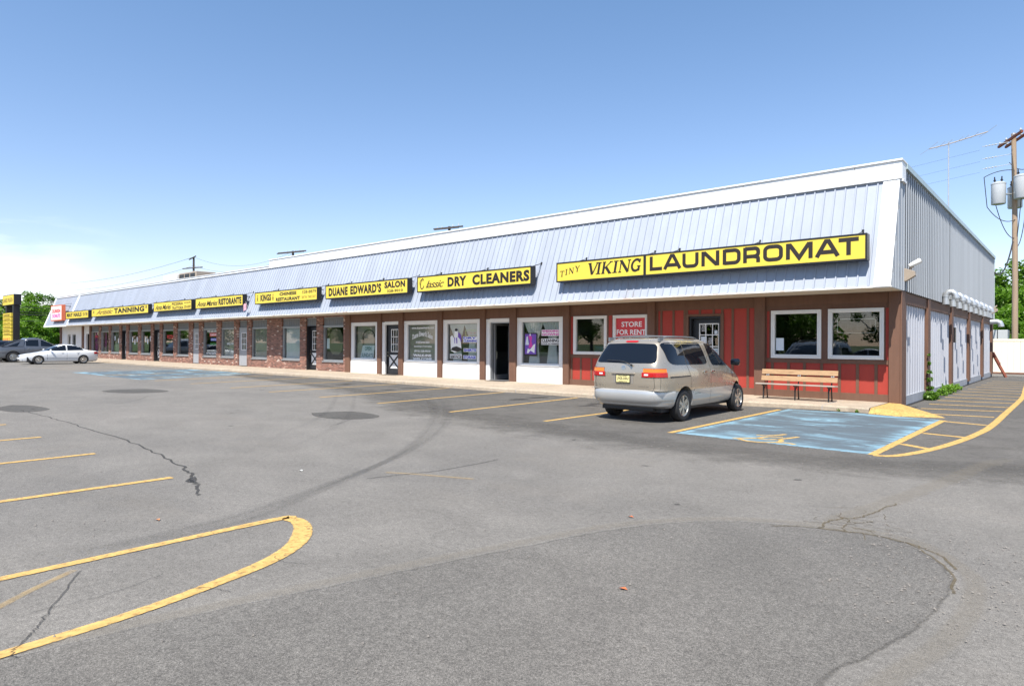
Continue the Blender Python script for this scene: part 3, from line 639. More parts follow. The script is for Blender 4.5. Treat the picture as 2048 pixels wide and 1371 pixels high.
# upper fascia band with cap, stepped down to the left of X=-31.7
g = MB(); g.box(-31.67, .1, -.39, .1, Z1, Z2-.05); g.box(-31.69, .12, -.43, .14, Z2-.05, Z2); g.box(-31.67, -31.5, .1, 12, 5.6, Z2-.02); P(g, 'roof_fascia', M['fascia'], bevel=.008)
g = MB(); g.box(XL, -31.67, -.385, .1, Z1, Z2L-.04); g.box(XL-.02, -31.69, -.42, .14, Z2L-.04, Z2L); P(g, 'roof_fascia', M['fascia'], bevel=.008)
g = MB(); g.box(-.2, .12, -.34, .1, Z1-.06, Z1)
P(g, 'fascia_return', M['fascia'])
for x in range(-31, 0, 3): g = MB(); g.box(x-.006, x+.006, -.394, -.38, Z1+.02, Z2-.06); P(g, 'fascia_joint', M['tan'])
g = MB(); g.quad((XL, .1, 5.6), (-.05, .1, 5.6), (-.05, D-.1, 5.6), (XL, D-.1, 5.6)); P(g, 'flat_roof', M['base'])
g = MB(); g.box(XL, .0, D-.1, D, 0, 6.1); g.box(XL, XL+.1, .15, D-.1, 0, 5.95); P(g, 'rear_wall', M['base'])
# gable side of the upper floor
def gable_z(y): return 3.06 if y >= -1.33 else 3.06
g = MB(); vs = []
ys = seams(-.36, D, .30, .03, .03)
pts = [(y, .05+h) for y, h in ys]
for y, x in pts: vs += [(x, y, 3.06), (x, y, 6.24)]
g.add(vs, [(2*i, 2*i+2, 2*i+3, 2*i+1) for i in range(len(pts)-1)])
vs = []; pts = [(y, .05+h) for y, h in seams(-1.35, -.36, .30, .03, .03)]
for y, x in pts: vs += [(x, y, 3.06), (x, y, min(Z1, 3.09+(y-OV)/K+.04) if y > -1.34 else 3.07)]
g.add(vs, [(2*i, 2*i+2, 2*i+3, 2*i+1) for i in range(len(pts)-1)])
g.box(-.02, .05, .12, D, 3.06, 6.2)
P(g, 'gable_wall', M['gable'], fix=False)
g = MB(); g.box(.03, .13, .12, D+.03, 6.22, 6.36); g.box(.08, .1, D, D+.06, 3.0, 6.3); P(g, 'gable_flashing', simple('pale_teal_flashing', (.46, .54, .53), .4, .2, var=.2, vscale=3))
g = MB(); g.box(.085, .093, 7.7, 7.72, 3.4, 6.2); P(g, 'wall_cable', M['wire'])
# lower side wall
def side_post(y0, y1, zb, n='side_post', lean=0):
    g = MB(); g.box(-.12, .045, y0, y1, zb, 3.055); return P(g, n, M['brown'], bevel=.008)
g = MB(); g.box(.001, .045, -.014, .55, .06, 3.055); P(g, 'corner_post', M['brown'], bevel=.006)
for a, b in ((3.85, 4.25), (8.62, 9.05), (13.5, 13.95), (18.45, 18.95), (22.8, 23.27)): side_post(a, b, .16)
edges = [.55, 3.85, 4.25, 8.62, 9.05, 13.5, 13.95, 18.45, 18.95, 22.8]
for a, b in zip(edges[::2], edges[1::2]):
    g = MB(); g.box(-.1, .0, a, b, 2.74, 3.05); P(g, 'side_beam', M['brown'], bevel=.006)
    g = MB(); pp = [(y, -.075+h) for y, h in seams(a, b, .37, .05, .04)]; vs = []
    for y, x in pp: vs += [(x, y, .27), (x, y, 2.74)]
    g.add(vs, [(2*i, 2*i+2, 2*i+3, 2*i+1) for i in range(len(pp)-1)]); P(g, 'side_panel', M['lowsiding'], fix=False)
    g = MB(); g.box(-.14, -.02, a, b, .03, .27); P(g, 'foundation', M['base'])
g = MB(); g.box(-.2, -.15, .1, D, 0, 3); P(g, 'side_wall', M['dark'])
g = MB(); g.box(-.14, .03, .6, D, -.02, .03); P(g, 'footing', M['black'])
# goosenecks above the ledge
vy = [6.3, 7.9, 9.4, 11.0, 12.6, 14.3, 16.0, 17.7]
for i, y in enumerate(vy):
    g = MB(); g.tube([(.16, y, 3.0), (.16, y, 3.23), (.18, y, 3.33), (.25, y, 3.40), (.34, y, 3.40), (.42, y, 3.33), (.44, y, 3.23), (.44, y, 3.17)], .10, 14)
    for z in (3.24,): g.tube([(.16, y, z), (.16, y, z+.03)], .11, 14)
    g.tube([(.44, y, 3.19), (.44, y, 3.22)], .11, 14)
    P(g, 'vent_elbow', M['steel'], smooth=40)
g = MB(); g.tube([(.0, 22.0, 2.86), (.3, 22.0, 2.88), (.42, 22.0, 2.83), (.47, 22.0, 2.7), (.47, 22, 2.62)], .13, 14); P(g, 'vent_elbow', M['steel'], smooth=40)
g = MB(); g.box(.0, .09, 9.1, 9.35, 1.75, 2.3); P(g, 'meter_box', M['black'], bevel=.01)
for y0, nm in ((.15, 'n'), (22.3, 'f')):
    fl = tag(empty('floodlight', (.08, y0, 3.45)), 'grey floodlight with pale lamp head on the metal wall above the corner post' if nm == 'n' else 'small grey floodlight at the far end of the metal side wall', 'floodlight')
    g = MB(); g.prism([(-.05, .25), (.28, .12), (.30, -.02), (.05, -.18), (-.05, -.2)], lambda u, v, t: (u, t, v), -.1, .12); g.build('housing', M['tan'], fl, bevel=.008)
    g = MB(); g.tube([(.12, 0, .2), (.24, .05, .33)], .035, 8); g.build('arm', M['tan'], fl)
    fl.scale = (.8, .8, .8)
    if nm == 'n':
        g = MB(); g.lathe([(.0, 0), (.05, 0), (.07, .1), (.085, .34), (.08, .36), (0, .36)], Matrix.Translation((.12, -.05, .30)) @ Matrix.Rotation(R(62), 4, Vector((-.35, .9, 0)).normalized()), 14); g.build('lamp_head', M['vinyl'], fl, smooth=40)

# ---- front wall
def bx(name, mat, *b, bevel=0, parent=B): g = MB(); g.box(*b); return P(g, name, M[mat], parent, bevel=bevel)
posts = [(-.26, 0), (-3.79, -3.48), (-7.38, -7.10), (-10.89, -10.61), (-13.53, -13.19), (-15.16, -14.87), (-17.75, -17.46), (-20.44, -20.12), (-22.05, -21.76), (-24.70, -24.30), (-65.04, -64.59), (-67.24, -66.75), (-74.27, -73.72)]
for i, (a, b) in enumerate(posts): bx('front_post', 'brown', a, b, -.03 if i else -.012, .14, .06 if i == 0 else SW, 3.05, bevel=.008)
for a, b in zip([p[1] for p in posts[1:10]], [p[0] for p in posts[:9]]):
    bx('header_beam', 'brown', a, b, .06 if b > -10.7 else .04, .2, 2.77 if b > -10.7 else 2.64, 3.05)
# red board and batten bays
def batten_bay(x0, x1, z0, z1, xs, w=.075, name='red_panel'):
    g = MB(); g.box(x0, x1, .10, .16, z0, z1, 0)
    for x in xs: g.box(x, x+w, .083, .10, z0, z1, 1)
    g.v = [(x+37, y, z) for x, y, z in g.v]; return g.build(name, [M['red'], M['brown']], B)
def rail(x0, x1, z0, z1, y=.075): bx('rail', 'brown', x0, x1, y, .16, z0, z1)
for (x0, x1, bs) in ((-3.48, -.26, [-3.33, -2.87, -2.43, -1.97, -1.51, -1.06, -.61]), (-10.61, -7.38, [-10.59, -10.18, -9.72, -9.26, -8.80, -8.34, -7.88])):
    batten_bay(x0, x1, .33, 1.12, bs); rail(x0, x1, SW, .33, .05); rail(x0, x1, 1.12, 1.235, .07)
    g = MB(); g.box(x0, x1, .10, .16, 1.235, 2.75, 0)
    g.v = [(x+37, y, z) for x, y, z in g.v]
WB = [(-1.76, -.38), (-3.32, -1.94), (-8.76, -7.39), (-10.45, -9.02)]
def ring(g, x0, x1, z0, z1, w, y0, y1, wz=None, mi=0):
    wz = wz or w; g.box(x0, x1, y0, y1, z0, z0+wz, mi); g.box(x0, x1, y0, y1, z1-wz, z1, mi); g.box(x0, x0+w, y0, y1, z0+wz, z1-wz, mi); g.box(x1-w, x1, y0, y1, z0+wz, z1-wz, mi)
def window(x0, x1, z0, z1, w, fmat, y=.08, dep=.1, gy=None, sill=None, double=False):
    g = MB(); ring(g, x0, x1, z0, z1, w, y, y+dep)
    if double: ring(g, x0+w*.42, x1-w*.42, z0+w*.42, z1-w*.42, w*.16, y-.012, y+.001)
    f = P(g, 'window', M[fmat], bevel=.004); gy = gy or y+dep*.7
    g = MB(); g.box(x0+w-.005, x1-w+.005, gy, gy+.008, z0+w-.005, z1-w+.005); Q(g, 'pane', M['glass'], f)
    if sill: g = MB(); g.box(x0-.03, x1+.03, y-.07, y+.02, z0-.05, z0-.001); Q(g, 'sill', M[sill], f, bevel=.004)
    return f
wf = {}
for (a, b) in WB: wf[a] = window(a, b, 1.25, 2.63, .105, 'vinyl', .03, .12, .1, double=True)
def infill(x0, x1, z0, z1, mat='brown', y=.085, name='wall_board'): return bx(name, mat, x0, x1, y, .16, z0, z1)
# upper parts around the laundromat windows
for x0, x1, red in ((-.38, -.26, (-.345, -.275)), (-1.94, -1.76, None), (-3.48, -3.32, (-3.45, -3.38)), (-7.38+.0, -7.38, None), (-9.02, -8.76, (-8.95, -8.81)), (-10.61, -10.45, (-10.59, -10.49))):
    if x1-x0 < .02: continue
    infill(x0, x1, 1.235, 2.77)
    if red: bx('red_strip', 'red', red[0], red[1], .078, .1, 1.25, 2.62)
for x0, x1 in ((-3.32, -1.94), (-1.76, -.38), (-8.76, -7.38), (-10.45, -9.02)): infill(x0, x1, 2.63, 2.77)
# middle bay with the laundromat door
batten_bay(-7.10, -6.04, .33, 2.73, [-7.10, -6.95, -6.51, -6.12]); batten_bay(-4.77, -3.79, .33, 2.73, [-4.53, -4.06])
rail(-7.10, -6.04, SW, .33, .05); rail(-4.77, -3.79, SW, .33, .05); rail(-7.10, -3.79, 2.73, 2.77, .07)
batten_bay(-6.04, -4.77, 2.59, 2.73, [-6.04, -5.60, -5.14, -4.86]); rail(-6.04, -4.77, 2.52, 2.59, .06)
for a, b in ((-6.04, -5.94), (-4.87, -4.77)): rail(a, b, SW, 2.52, .06)
def lite_grid(g, x0, x1, z0, z1, nx, nz, y, w=.035, t=.02):
    ring(g, x0, x1, z0, z1, w, y-t, y)
    for i in range(1, nx): x = x0+(x1-x0)*i/nx; g.box(x-w*.4, x+w*.4, y-t*.8, y, z0+w, z1-w)
    for j in range(1, nz): z = z0+(z1-z0)*j/nz; g.box(x0+w, x1-w, y-t*.7, y, z-w*.4, z+w*.4)
def door(x0, x1, z1, y, col, lx, lz, nx=3, nz=3, X=False, frame='black', knob=0, grid='white', z0=SW+.04, kick=None):
    g = MB(); a, b = lx; c, d = lz
    g.box(x0, a, y, y+.045, z0, z1); g.box(b, x1, y, y+.045, z0, z1); g.box(a, b, y, y+.045, z0, c); g.box(a, b, y, y+.045, d, z1)
    dr = P(g, 'door', M[col], bevel=.004)
    g = MB(); lite_grid(g, a, b, c, d, nx, nz, y-.001); Q(g, 'muntin_grid', M[grid], dr)
    g = MB(); g.box(a, b, y+.015, y+.022, c, d); Q(g, 'pane', M['glass'], dr)
    if X:
        k0, k1, m0, m1 = x0+.14, x1-.12, .42, c-.14
        g = MB(); g.box(k0, k1, y-.008, y-.001, m0, m1); Q(g, 'kick_panel', M['white'], dr)
        g = MB(); cx, cz = (k0+k1)/2, (m0+m1)/2
        for s in (1, -1):
            stroke(g, [(k0-.02, cz-s*(m1-m0)/2), (k1+.02, cz+s*(m1-m0)/2)], .085, lambda u, v: (u, y-.02-.001*s, v))
        Q(g, 'cross_brace', M['blackdoor'], dr, fix=False)
    kx = x0+.07 if knob == 0 else x1-.07
    g = MB(); 
    for z in (1.02, 1.18): g.lathe([(0, 0), (.028, 0), (.03, .03), (.02, .05), (0, .05)], Matrix.Translation((kx, y-.001, z)) @ Matrix.Rotation(R(90), 4, 'X'), 10)
    Q(g, 'handle', M['chrome'], dr, smooth=40)
    return dr
g = MB(); ring(g, -5.94, -4.87, SW-.05, 2.52, .07, .12, .34); P(g, 'door_frame', M['black'])
door(-5.87, -4.94, 2.45, .27, 'blackdoor', (-5.66, -4.99), (1.2, 2.30), 3, 3)
# white and brown section: salon and cleaners
bays = [(-24.30, -22.05, 'w'), (-21.76, -20.44, 'd'), (-20.12, -17.75, 'w'), (-17.46, -15.16, 'w'), (-14.87, -13.53, 'o'), (-13.19, -10.89, 'w')]
for x0, x1, t in bays:
    if t == 'w':
        g = MB(); ring(g, x0, x1, .70, 2.64, .24, .06, .15, .17); P(g, 'window_surround', M['white'], bevel=.006)
        bx('white_panel', 'white', x0, x1, .045, .16, SW, .70)
        wf[x0] = window(x0+.22, x1-.22, .80, 2.49, .045, 'alu', .12, .06, .15)
        bx('window_ledge', 'white', x0+.2, x1-.2, .02, .15, .775, .80, bevel=.004)
    else:
        g = MB(); g.box(x0, x0+.2, .06, .22, SW, 2.62); g.box(x1-.08, x1, .06, .22, SW, 2.62); g.box(x0+.2, x1-.08, .06, .22, 2.49, 2.64); P(g, 'door_surround', M['white'], bevel=.006)
door(-21.5, -20.55, 2.46, .2, 'blackdoor', (-21.22, -20.68), (1.2, 2.28), 3, 3, X=True)
g = MB(); ring(g, -21.56, -20.52, SW-.02, 2.49, .05, .16, .3); P(g, 'door_frame', M['black'])
# cleaner's doorway stands open: leaf swung inwards
g = MB(); ring(g, -14.67, -13.61, SW-.02, 2.49, .045, .12, .26); P(g, 'door_frame', M['alu'])
dr = None
g = MB(); g.box(-14.60, -14.555, .26, .35, SW+.03, 2.44); g.box(-14.60, -14.555, 1.12, 1.2, SW+.03, 2.44); g.box(-14.60, -14.555, .35, 1.12, SW+.03, .35); g.box(-14.60, -14.555, .35, 1.12, 2.36, 2.44); dr = P(g, 'door', M['alu'])
g = MB(); g.box(-14.58, -14.575, .35, 1.12, .35, 2.36); Q(g, 'pane', M['glass'], dr)
g = MB(); g.tube([(-14.53, .30, 1.0), (-14.48, .30, 1.0), (-14.48, .30, 1.3), (-14.53, .30, 1.3)], .012, 6); Q(g, 'handle', M['chrome'], dr)
# brick section
piers = [(-27.36, -26.76), (-29.01, -28.40), (-32.63, -30.93), (-35.08, -34.51), (-36.78, -36.15), (-39.23, -38.59), (-41.9, -41.27), (-43.52, -42.86), (-46.16, -45.52), (-48.72, -48.17), (-50.44, -49.9), (-53.08, -52.47), (-55.68, -55.09), (-57.3, -56.78), (-59.92, -59.35), (-62.48, -61.94)]
for a, b in piers+[(-24.86, -24.70)]: bx('brick_pier', 'brick', a, b, -.01, .25, SW if 1 else 0, 3.05)
ops = [(-26.76, -24.86, 'w'), (-28.40, -27.36, 'x'), (-30.93, -29.01, 'w'), (-34.51, -32.63, 'w'), (-36.15, -35.08, 'g'), (-38.59, -36.78, 'w'), (-41.27, -39.23, 'w'), (-42.86, -41.90, 'g'), (-45.52, -43.52, 'w'), (-48.17, -46.16, 'w'), (-49.90, -48.72, 'x'),
       (-52.47, -50.44, 'w'), (-55.09, -53.08, 'w'), (-56.78, -55.68, 'x'), (-59.35, -57.30, 'w'), (-61.94, -59.92, 'w'), (-64.59, -62.48, 'w')]
for x0, x1, t in ops:
    g = MB(); pp = seams(x0, x1, .19, .03, .015); vs = []
    for x, h in pp: vs += [(x, .08-h, 2.53), (x, .08-h, 2.93)]
    g.add(vs, [(2*i, 2*i+2, 2*i+3, 2*i+1) for i in range(len(pp)-1)]); g.box(x0, x1, .085, .2, 2.53, 2.93); P(g, 'transom_panel', M['transom'], fix=False)
    bx('lintel', 'alu', x0, x1, .04, .2, 2.93, 2.965); bx('soffit_board', 'brick', x0, x1, .03, .2, 2.965, 3.05)
    if t == 'w':
        bx('low_wall', 'brick', x0, x1, -.008, .25, SW, .60)
        wf[x0] = window(x0+.005, x1-.005, .66, 2.50, .075, 'alu', .04, .14, .13, sill='alu')
        bx('lintel', 'alu', x0, x1, .02, .16, 2.50, 2.53)
        g = MB(); g.box(x0+.01, x1-.01, -.06, .1, .60, .625); P(g, 'ledge', M['alu'])
    elif t == 'g':
        door(x0+.04, x1-.04, 2.50, .02, 'graydoor', (x0+.36, x1-.09), (1.13, 2.22), 3, 3, frame='alu', grid='whiteink')
        bx('lintel', 'alu', x0, x1, .01, .16, 2.50, 2.53)
    else:
        g = MB(); g.box(x0, x0+.03, .05, .5, SW, 2.5); g.box(x1-.03, x1, .05, .5, SW, 2.5); g.box(x0, x1, .05, .5, 2.5, 2.53); P(g, 'door_recess', M['blackdoor'])
        door(x0+.05, x1-.04, 2.46, .24, 'blackdoor', (x0+.30, x1-.14), (1.2, 2.28), 3, 3, X=True)
# white donut shop front at the far left
g = MB(); g.box(-66.75, -66.2, .05, .2, SW, 3.05); g.box(-66.2, -65.04, .05, .2, 2.3, 3.05); g.box(-73.72, -71.9, .05, .2, SW, 3.05); g.box(-71.9, -69.3, .05, .2, 2.3, 3.05); g.box(-69.3, -67.24, .05, .2, SW, 3.05); g.box(-70.9, -70.4, .05, .2, SW, 2.3); P(g, 'stucco_wall', M['whitewall'])
door(-66.15, -65.1, 2.26, .4, 'blackdoor', (-65.9, -65.3), (.5, 2.1), 1, 1)
door(-71.85, -70.95, 2.28, .12, 'alu', (-71.7, -71.1), (.4, 2.2), 1, 2); window(-70.4, -69.3, .5, 2.3, .08, 'alu', .08)
# interior
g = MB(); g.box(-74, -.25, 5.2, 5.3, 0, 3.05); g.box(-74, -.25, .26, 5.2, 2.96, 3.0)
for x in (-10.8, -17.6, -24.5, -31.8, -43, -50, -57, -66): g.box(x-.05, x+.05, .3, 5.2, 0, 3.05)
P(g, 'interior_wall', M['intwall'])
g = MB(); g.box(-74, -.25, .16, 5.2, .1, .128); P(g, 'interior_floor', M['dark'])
g = MB(); g.box(-14.5, -12.0, 2.6, 3.2, .13, 1.25); P(g, 'counter', M['graydoor'])
g = MB(); g.box(-10.3, -8.9, 1.2, 1.9, .13, 1.55); P(g, 'counter', M['teal_counter'])
# washing machines behind the laundromat glass
for k, x in enumerate((-3.2, -2.5, -1.8, -1.1)):
    g = MB(); g.box(x, x+.66, 3.2, 3.9, .13, 1.2); P(g, 'washing_machine', M['alu'], bevel=.02)

# ---- window dressing
def curtain(f, x0, x1, z0, z1, y, tie=None, mat='curtain', folds=7, amp=.03):
    g = MB()
    def fn(u, v):
        z = z1+(z0-z1)*v
        if tie is None: x = x0+(x1-x0)*u
        else:
            s = (abs(v-.42)/.42 if v < .42 else abs(v-.42)/.58); k = .30+.70*min(1, s**.8 if v < .42 else .42*s**.8); c = tie; x = c+(x0-c+(x1-x0)*u)*k
        return (x, y+amp*math.sin(u*folds*6.283+1.3*math.sin(v*3)), z)
    g.grid(fn, folds*8, 14); return Q(g, 'curtain', M[mat], f, smooth=80, fix=False)
def blinds(f, x0, x1, z0, z1, y, mat='blind', pitch=.15, ang=.8):
    g = MB(); x = x0
    while x < x1: g.quad((x, y, z0), (x+pitch*.75, y+pitch*ang, z0), (x+pitch*.75, y+pitch*ang, z1), (x, y, z1)); x += pitch
    return Q(g, 'blind', M[mat], f, fix=False)
for x0 in (-17.46, -13.19):
    xa = x0+.25; ww_ = 1.8
    curtain(wf[x0], xa, xa+.95, .82, 2.46, .20, xa+.55); curtain(wf[x0], xa+.9, xa+1.85, .82, 2.46, .21, xa+1.42)
blinds(wf[-24.30], -24.05, -22.3, .82, 2.46, .28); blinds(wf[-20.12], -19.87, -17.98, .82, 2.46, .19)
blinds(wf[-34.51], -34.4, -32.75, .72, 2.44, .18, 'blind', .13); blinds(wf[-38.59], -38.5, -36.9, .72, 2.44, .18, 'blind', .12)
curtain(wf[-30.93], -30.8, -29.1, .72, 2.44, .2, folds=12)
M['pinkcurtain'] = simple('pink_curtain', (.42, .10, .26), .9)
curtain(wf[-64.59], -64.5, -63.7, .72, 2.44, .3, mat='pinkcurtain', folds=4); curtain(wf[-61.94], -61.9, -61.3, .72, 2.44, .3, mat='pinkcurtain', folds=4)
blinds(wf[-59.35], -59.2, -57.4, .72, 2.44, .32, 'blind', .14)

# lettering on the glass (outer face)
def letters(name, mat, y, *items, parent=None, backing=None):
    for it in items:
        g = MB(); t_, x0, x1, z0, z1 = it[:5]; kw = it[5] if len(it) > 5 else {}
        text(g, t_, x0, x1, z0, z1, y, **kw); Q(g, name, M[mat], parent, fix=False)
GY = .146
sw = wf[-20.12]
letters('window_lettering', 'whiteink', GY, ('www.duaneedwards.com', -19.68, -18.15, 2.27, 2.37, dict(bold=.03)),
        ("Duane Edward's Salon", -19.62, -18.23, 1.78, 2.02, dict(bold=.02, warp=lambda u: .16*math.sin(u*math.pi))),
        ('A Full Service Salon', -19.38, -18.45, 1.62, 1.72, dict(bold=.025)), ('Specializing in Trend Styling', -19.5, -18.3, 1.43, 1.52, dict(bold=.025)),
        ('(973) 328-9010', -19.48, -18.38, 1.19, 1.31, dict(bold=.03)), ('WALK-INS', -19.56, -18.32, 1.01, 1.13, dict(bold=.05)), ('WELCOME', -19.58, -18.28, .85, .97, dict(bold=.05)), parent=sw)
cw = wf[-17.46]
def plate(f, x0, x1, z0, z1, y=GY, mat='whiteink', name='sticker'): g = MB(); g.box(x0, x1, y-.001, y, z0, z1); return Q(g, name, M[mat], f)
for s, x0, x1, z0, z1 in (('DRY', -16.29, -15.5, 1.81, 1.90), ('CLEANING', -16.27, -15.45, 1.68, 1.78), ('SHIRTS', -16.25, -15.52, 1.28, 1.40), ('STORAGE', -16.26, -15.54, .98, 1.10)):
    plate(cw, x0-.02, x1+.02, z0-.015, z1+.015); letters('window_lettering', 'blueink', GY-.003, (s, x0, x1, z0, z1, dict(bold=.05)), parent=cw)
plate(cw, -17.11, -16.38, .97, 1.17); letters('window_lettering', 'ink', GY-.003, ('SERVICE', -17.09, -16.40, .985, 1.09, dict(bold=.05)), parent=cw); letters('window_lettering', 'ink', GY-.003, ('PROFESSIONAL', -17.09, -16.42, 1.11, 1.155, dict(bold=.03)), parent=cw)
def figure(f, polys, y=GY-.002):
    for nm, mat, pts in polys:
        g = MB(); g.ngon([(x, y, z) for x, z in pts]); Q(g, nm, M[mat], f, fix=False); y -= .0015
def ell(cx, cz, rx, rz, n=14): return [(cx+rx*math.cos(6.283*i/n), cz+rz*math.sin(6.283*i/n)) for i in range(n)]
figure(cw, [('sticker', 'purple', ell(-16.62, 1.80, .22, .30)), ('sticker', 'whiteink', [(-17.05, 1.3), (-17.08, 1.9), (-16.98, 1.98), (-16.86, 1.85), (-16.83, 2.1), (-16.78, 2.23), (-16.66, 2.22), (-16.6, 2.08), (-16.62, 1.9), (-16.48, 1.8), (-16.42, 1.6), (-16.4, 1.42), (-16.52, 1.3), (-16.8, 1.22)]),
            ('sticker', 'ink', [(-17.06, 1.33), (-16.95, 1.45), (-16.7, 1.5), (-16.42, 1.42), (-16.4, 1.32), (-16.65, 1.26)]), ('sticker', 'ink', ell(-16.72, 2.2, .09, .06)), ('sticker', 'purple', [(-16.82, 1.62), (-16.84, 1.9), (-16.74, 1.82), (-16.66, 1.9), (-16.64, 1.62)]), ('sticker', 'whiteink', [(-16.78, 1.62), (-16.78, 1.86), (-16.72, 1.8), (-16.70, 1.62)])])
g = MB(); ring(g, -16.2, -15.42, 1.93, 2.19, .022, .19, .2); Q(g, 'neon_frame', simple('pale_green_tube', (.45, .55, .12), .4), cw)
letters('window_lettering', 'redink', .2, ('Open', -16.1, -15.52, 1.99, 2.13, dict(shear=.3, bold=.0)), parent=cw)
c2 = wf[-13.19]
for s, x0, x1, z0, z1, mt in (('WEDDING', -12.0, -11.16, 2.06, 2.15, 'pink'), ('GOWNS', -12.0, -11.16, 1.94, 2.03, 'pink'), ('CLEANING', -12.01, -11.18, 1.69, 1.81, 'ink'), ('DONE ON PREMISES', -12.01, -11.18, 1.60, 1.65, 'ink')):
    plate(c2, x0-.02, x1+.02, z0-.015, z1+.015); letters('window_lettering', mt, GY-.003, (s, x0, x1, z0, z1, dict(bold=.045)), parent=c2)
po = tag(empty('poster', (-12.56, GY-.004, 1.6)), 'purple poster of a lady in pink and a white poodle in the cleaner window', 'poster')
g = MB(); g.box(-.33, .33, -.004, 0, -.45, .44); g.build('frame', M['ink'], po)
g = MB(); g.box(-.28, .28, -.006, -.0041, -.38, .40); g.build('sheet', M['purple'], po)
def pg(nm, mat, pts, y): g = MB(); g.ngon([(x, y, z) for x, z in pts]); g.build(nm, M[mat], po, fix=False)
pg('dress', 'pink', [(-.12, .32), (-.02, .36), (.08, .28), (.05, .12), (.12, -.12), (-.10, -.14), (-.02, .12)], -.0075); pg('dog', 'whiteink', [(-.18, -.34), (-.14, -.16), (-.02, -.20), (.08, -.1), (.16, .0), (.24, .02), (.22, -.12), (.2, -.34), (.12, -.3), (.0, -.24), (-.1, -.34)], -.0078)
pg('gown', 'paper', [(-.26, -.02), (-.2, .3), (-.14, .32), (-.08, -.02)], -.0072); pg('arm', 'whiteink', ell(-.02, .37, .035, .045, 8), -.0082)
# laundromat window papers and neon outline
g = MB(); g.box(-3.19, -2.97, .092, .094, 1.47, 1.83); tag(g.build('notice', M['paper']), 'white paper notice taped in the lower corner of the laundromat window above the bench', 'notice')
nf = wf[-1.76]; g = MB(); pth = arc(-1.50, 2.30, .05, .05, 90, 180, 4)+arc(-1.50, 2.02, .05, .05, 180, 270, 4)+arc(-.66, 2.02, .05, .05, 270, 360, 4)+arc(-.66, 2.30, .05, .05, 0, 90, 4)
g.tube([(x, .17, z) for x, z in pth]+[(pth[0][0], .17, pth[0][1])], .011, 6); Q(g, 'neon_frame', simple('unlit_neon', (.42, .42, .40), .3), nf, smooth=60)
g = MB(); text(g, 'OPEN', -1.48, -.72, 2.05, 2.28, .175, bold=-.012); Q(g, 'neon_letters', simple('unlit_neon_dark', (.09, .085, .08), .3), nf, fix=False)
for k, (x, z, dx, dz, lb) in enumerate(((-5.60, 2.02, .19, .25, 'black and white notice in the top left pane of the laundromat door'), (-5.37, 1.62, .18, .24, 'black and white notice in the middle pane of the laundromat door'), (-5.60, 1.62, .19, .26, 'plain white paper in the left middle pane of the laundromat door'), (-5.15, 1.96, .10, .12, 'small pale sticker in the top right pane of the laundromat door'), (-5.2, 1.24, .2, .27, 'white framed notice low in the laundromat door'))):
    t = tag(empty('notice', (x, .262, z)), lb, 'notice')
    g = MB(); g.box(0, dx, -.002, 0, 0, dz); g.build('sheet', M['paper' if k in (2, 3) else 'ink' if k < 2 else 'paper'], t)
    if k in (0, 1, 4):
        g = MB(); 
        for j, s in enumerate(('THANK', 'YOU', 'FOR', 'NOT', 'SMOKING')): text(g, s, dx*.14, dx*.86, dz*(.80-.17*j), dz*(.90-.17*j), -.004, bold=.03)
        g.build('print', M['whiteink' if k < 2 else 'tealink'], t, fix=False)
# store for rent banner inside window
t = tag(empty('rent_sign', (-8.07, .095, 1.95)), 'red banner with white STORE FOR RENT letters in the white framed window behind the van', 'sign')
g = MB(); g.box(-.585, .58, -.002, 0, -.60, .57); g.build('banner', M['rentred'], t)
g = MB(); text(g, 'STORE', -.37, .43, .27, .45, -.005, bold=.02); text(g, 'FOR RENT', -.56, .575, 0.0, .18, -.005, bold=.02); text(g, '(973) RIVER REALTY', -.53, .5, -.22, -.1, -.005, bold=.02, shear=.2); g.build('lettering', M['whiteink'], t, fix=False)
# open sundays board
t = tag(empty('open_sign', (-23.1, .162, .84)), 'pale board lettered OPEN SUNDAYS leaning in the salon window', 'sign')
g = MB(); g.add([(-.55, 0, 0), (.50, 0, 0), (.55, .06, .66), (-.42, .06, .66)]+[(-.55, .02, 0), (.50, .02, 0), (.55, .08, .66), (-.42, .08, .66)], [(0, 1, 2, 3), (7, 6, 5, 4), (0, 4, 5, 1), (1, 5, 6, 2), (2, 6, 7, 3), (3, 7, 4, 0)]); g.build('board', M['paper'], t)
g = MB(); text(g, 'OPEN', -.22, .32, .40, .60, .0, bold=.03, fn=lambda x, z: (x, z*.09-.006, z)); text(g, 'SUNDAYS', -.45, .47, .08, .28, .0, bold=.03, fn=lambda x, z: (x, z*.09-.006, z)); g.build('lettering', M['tealink'], t, fix=False)
# arched mirror shapes behind salon glass
g = MB(); pts = [(-23.55, .9), (-22.62, .9), (-22.62, 1.95)]+arc(-23.085, 1.95, .465, .32, 0, 180, 10)+[(-23.55, 1.95)]
stroke(g, pts, .05, lambda a, b: (a, .262, b), closed=True); Q(g, 'arched_mirror_frame', M['ink'], wf[-24.30], fix=False)
g = MB(); pts = [(-26.05, 1.0), (-26.35, 1.25), (-26.4, 1.95), (-26.1, 2.3), (-25.4, 2.3), (-25.15, 1.95), (-25.2, 1.25), (-25.5, 1.0)]; g.ngon([(x, .16, z) for x, z in pts]); Q(g, 'window_emblem', simple('olive_emblem', (.10, .10, .055), .6), wf[-26.76], fix=False)
g = MB(); g.box(-26.6, -26.35, .155, .158, 1.3, 1.85); tag(g.build('notice', M['paper']), 'pale notice at the left edge of the restaurant window beside the brown post', 'notice')
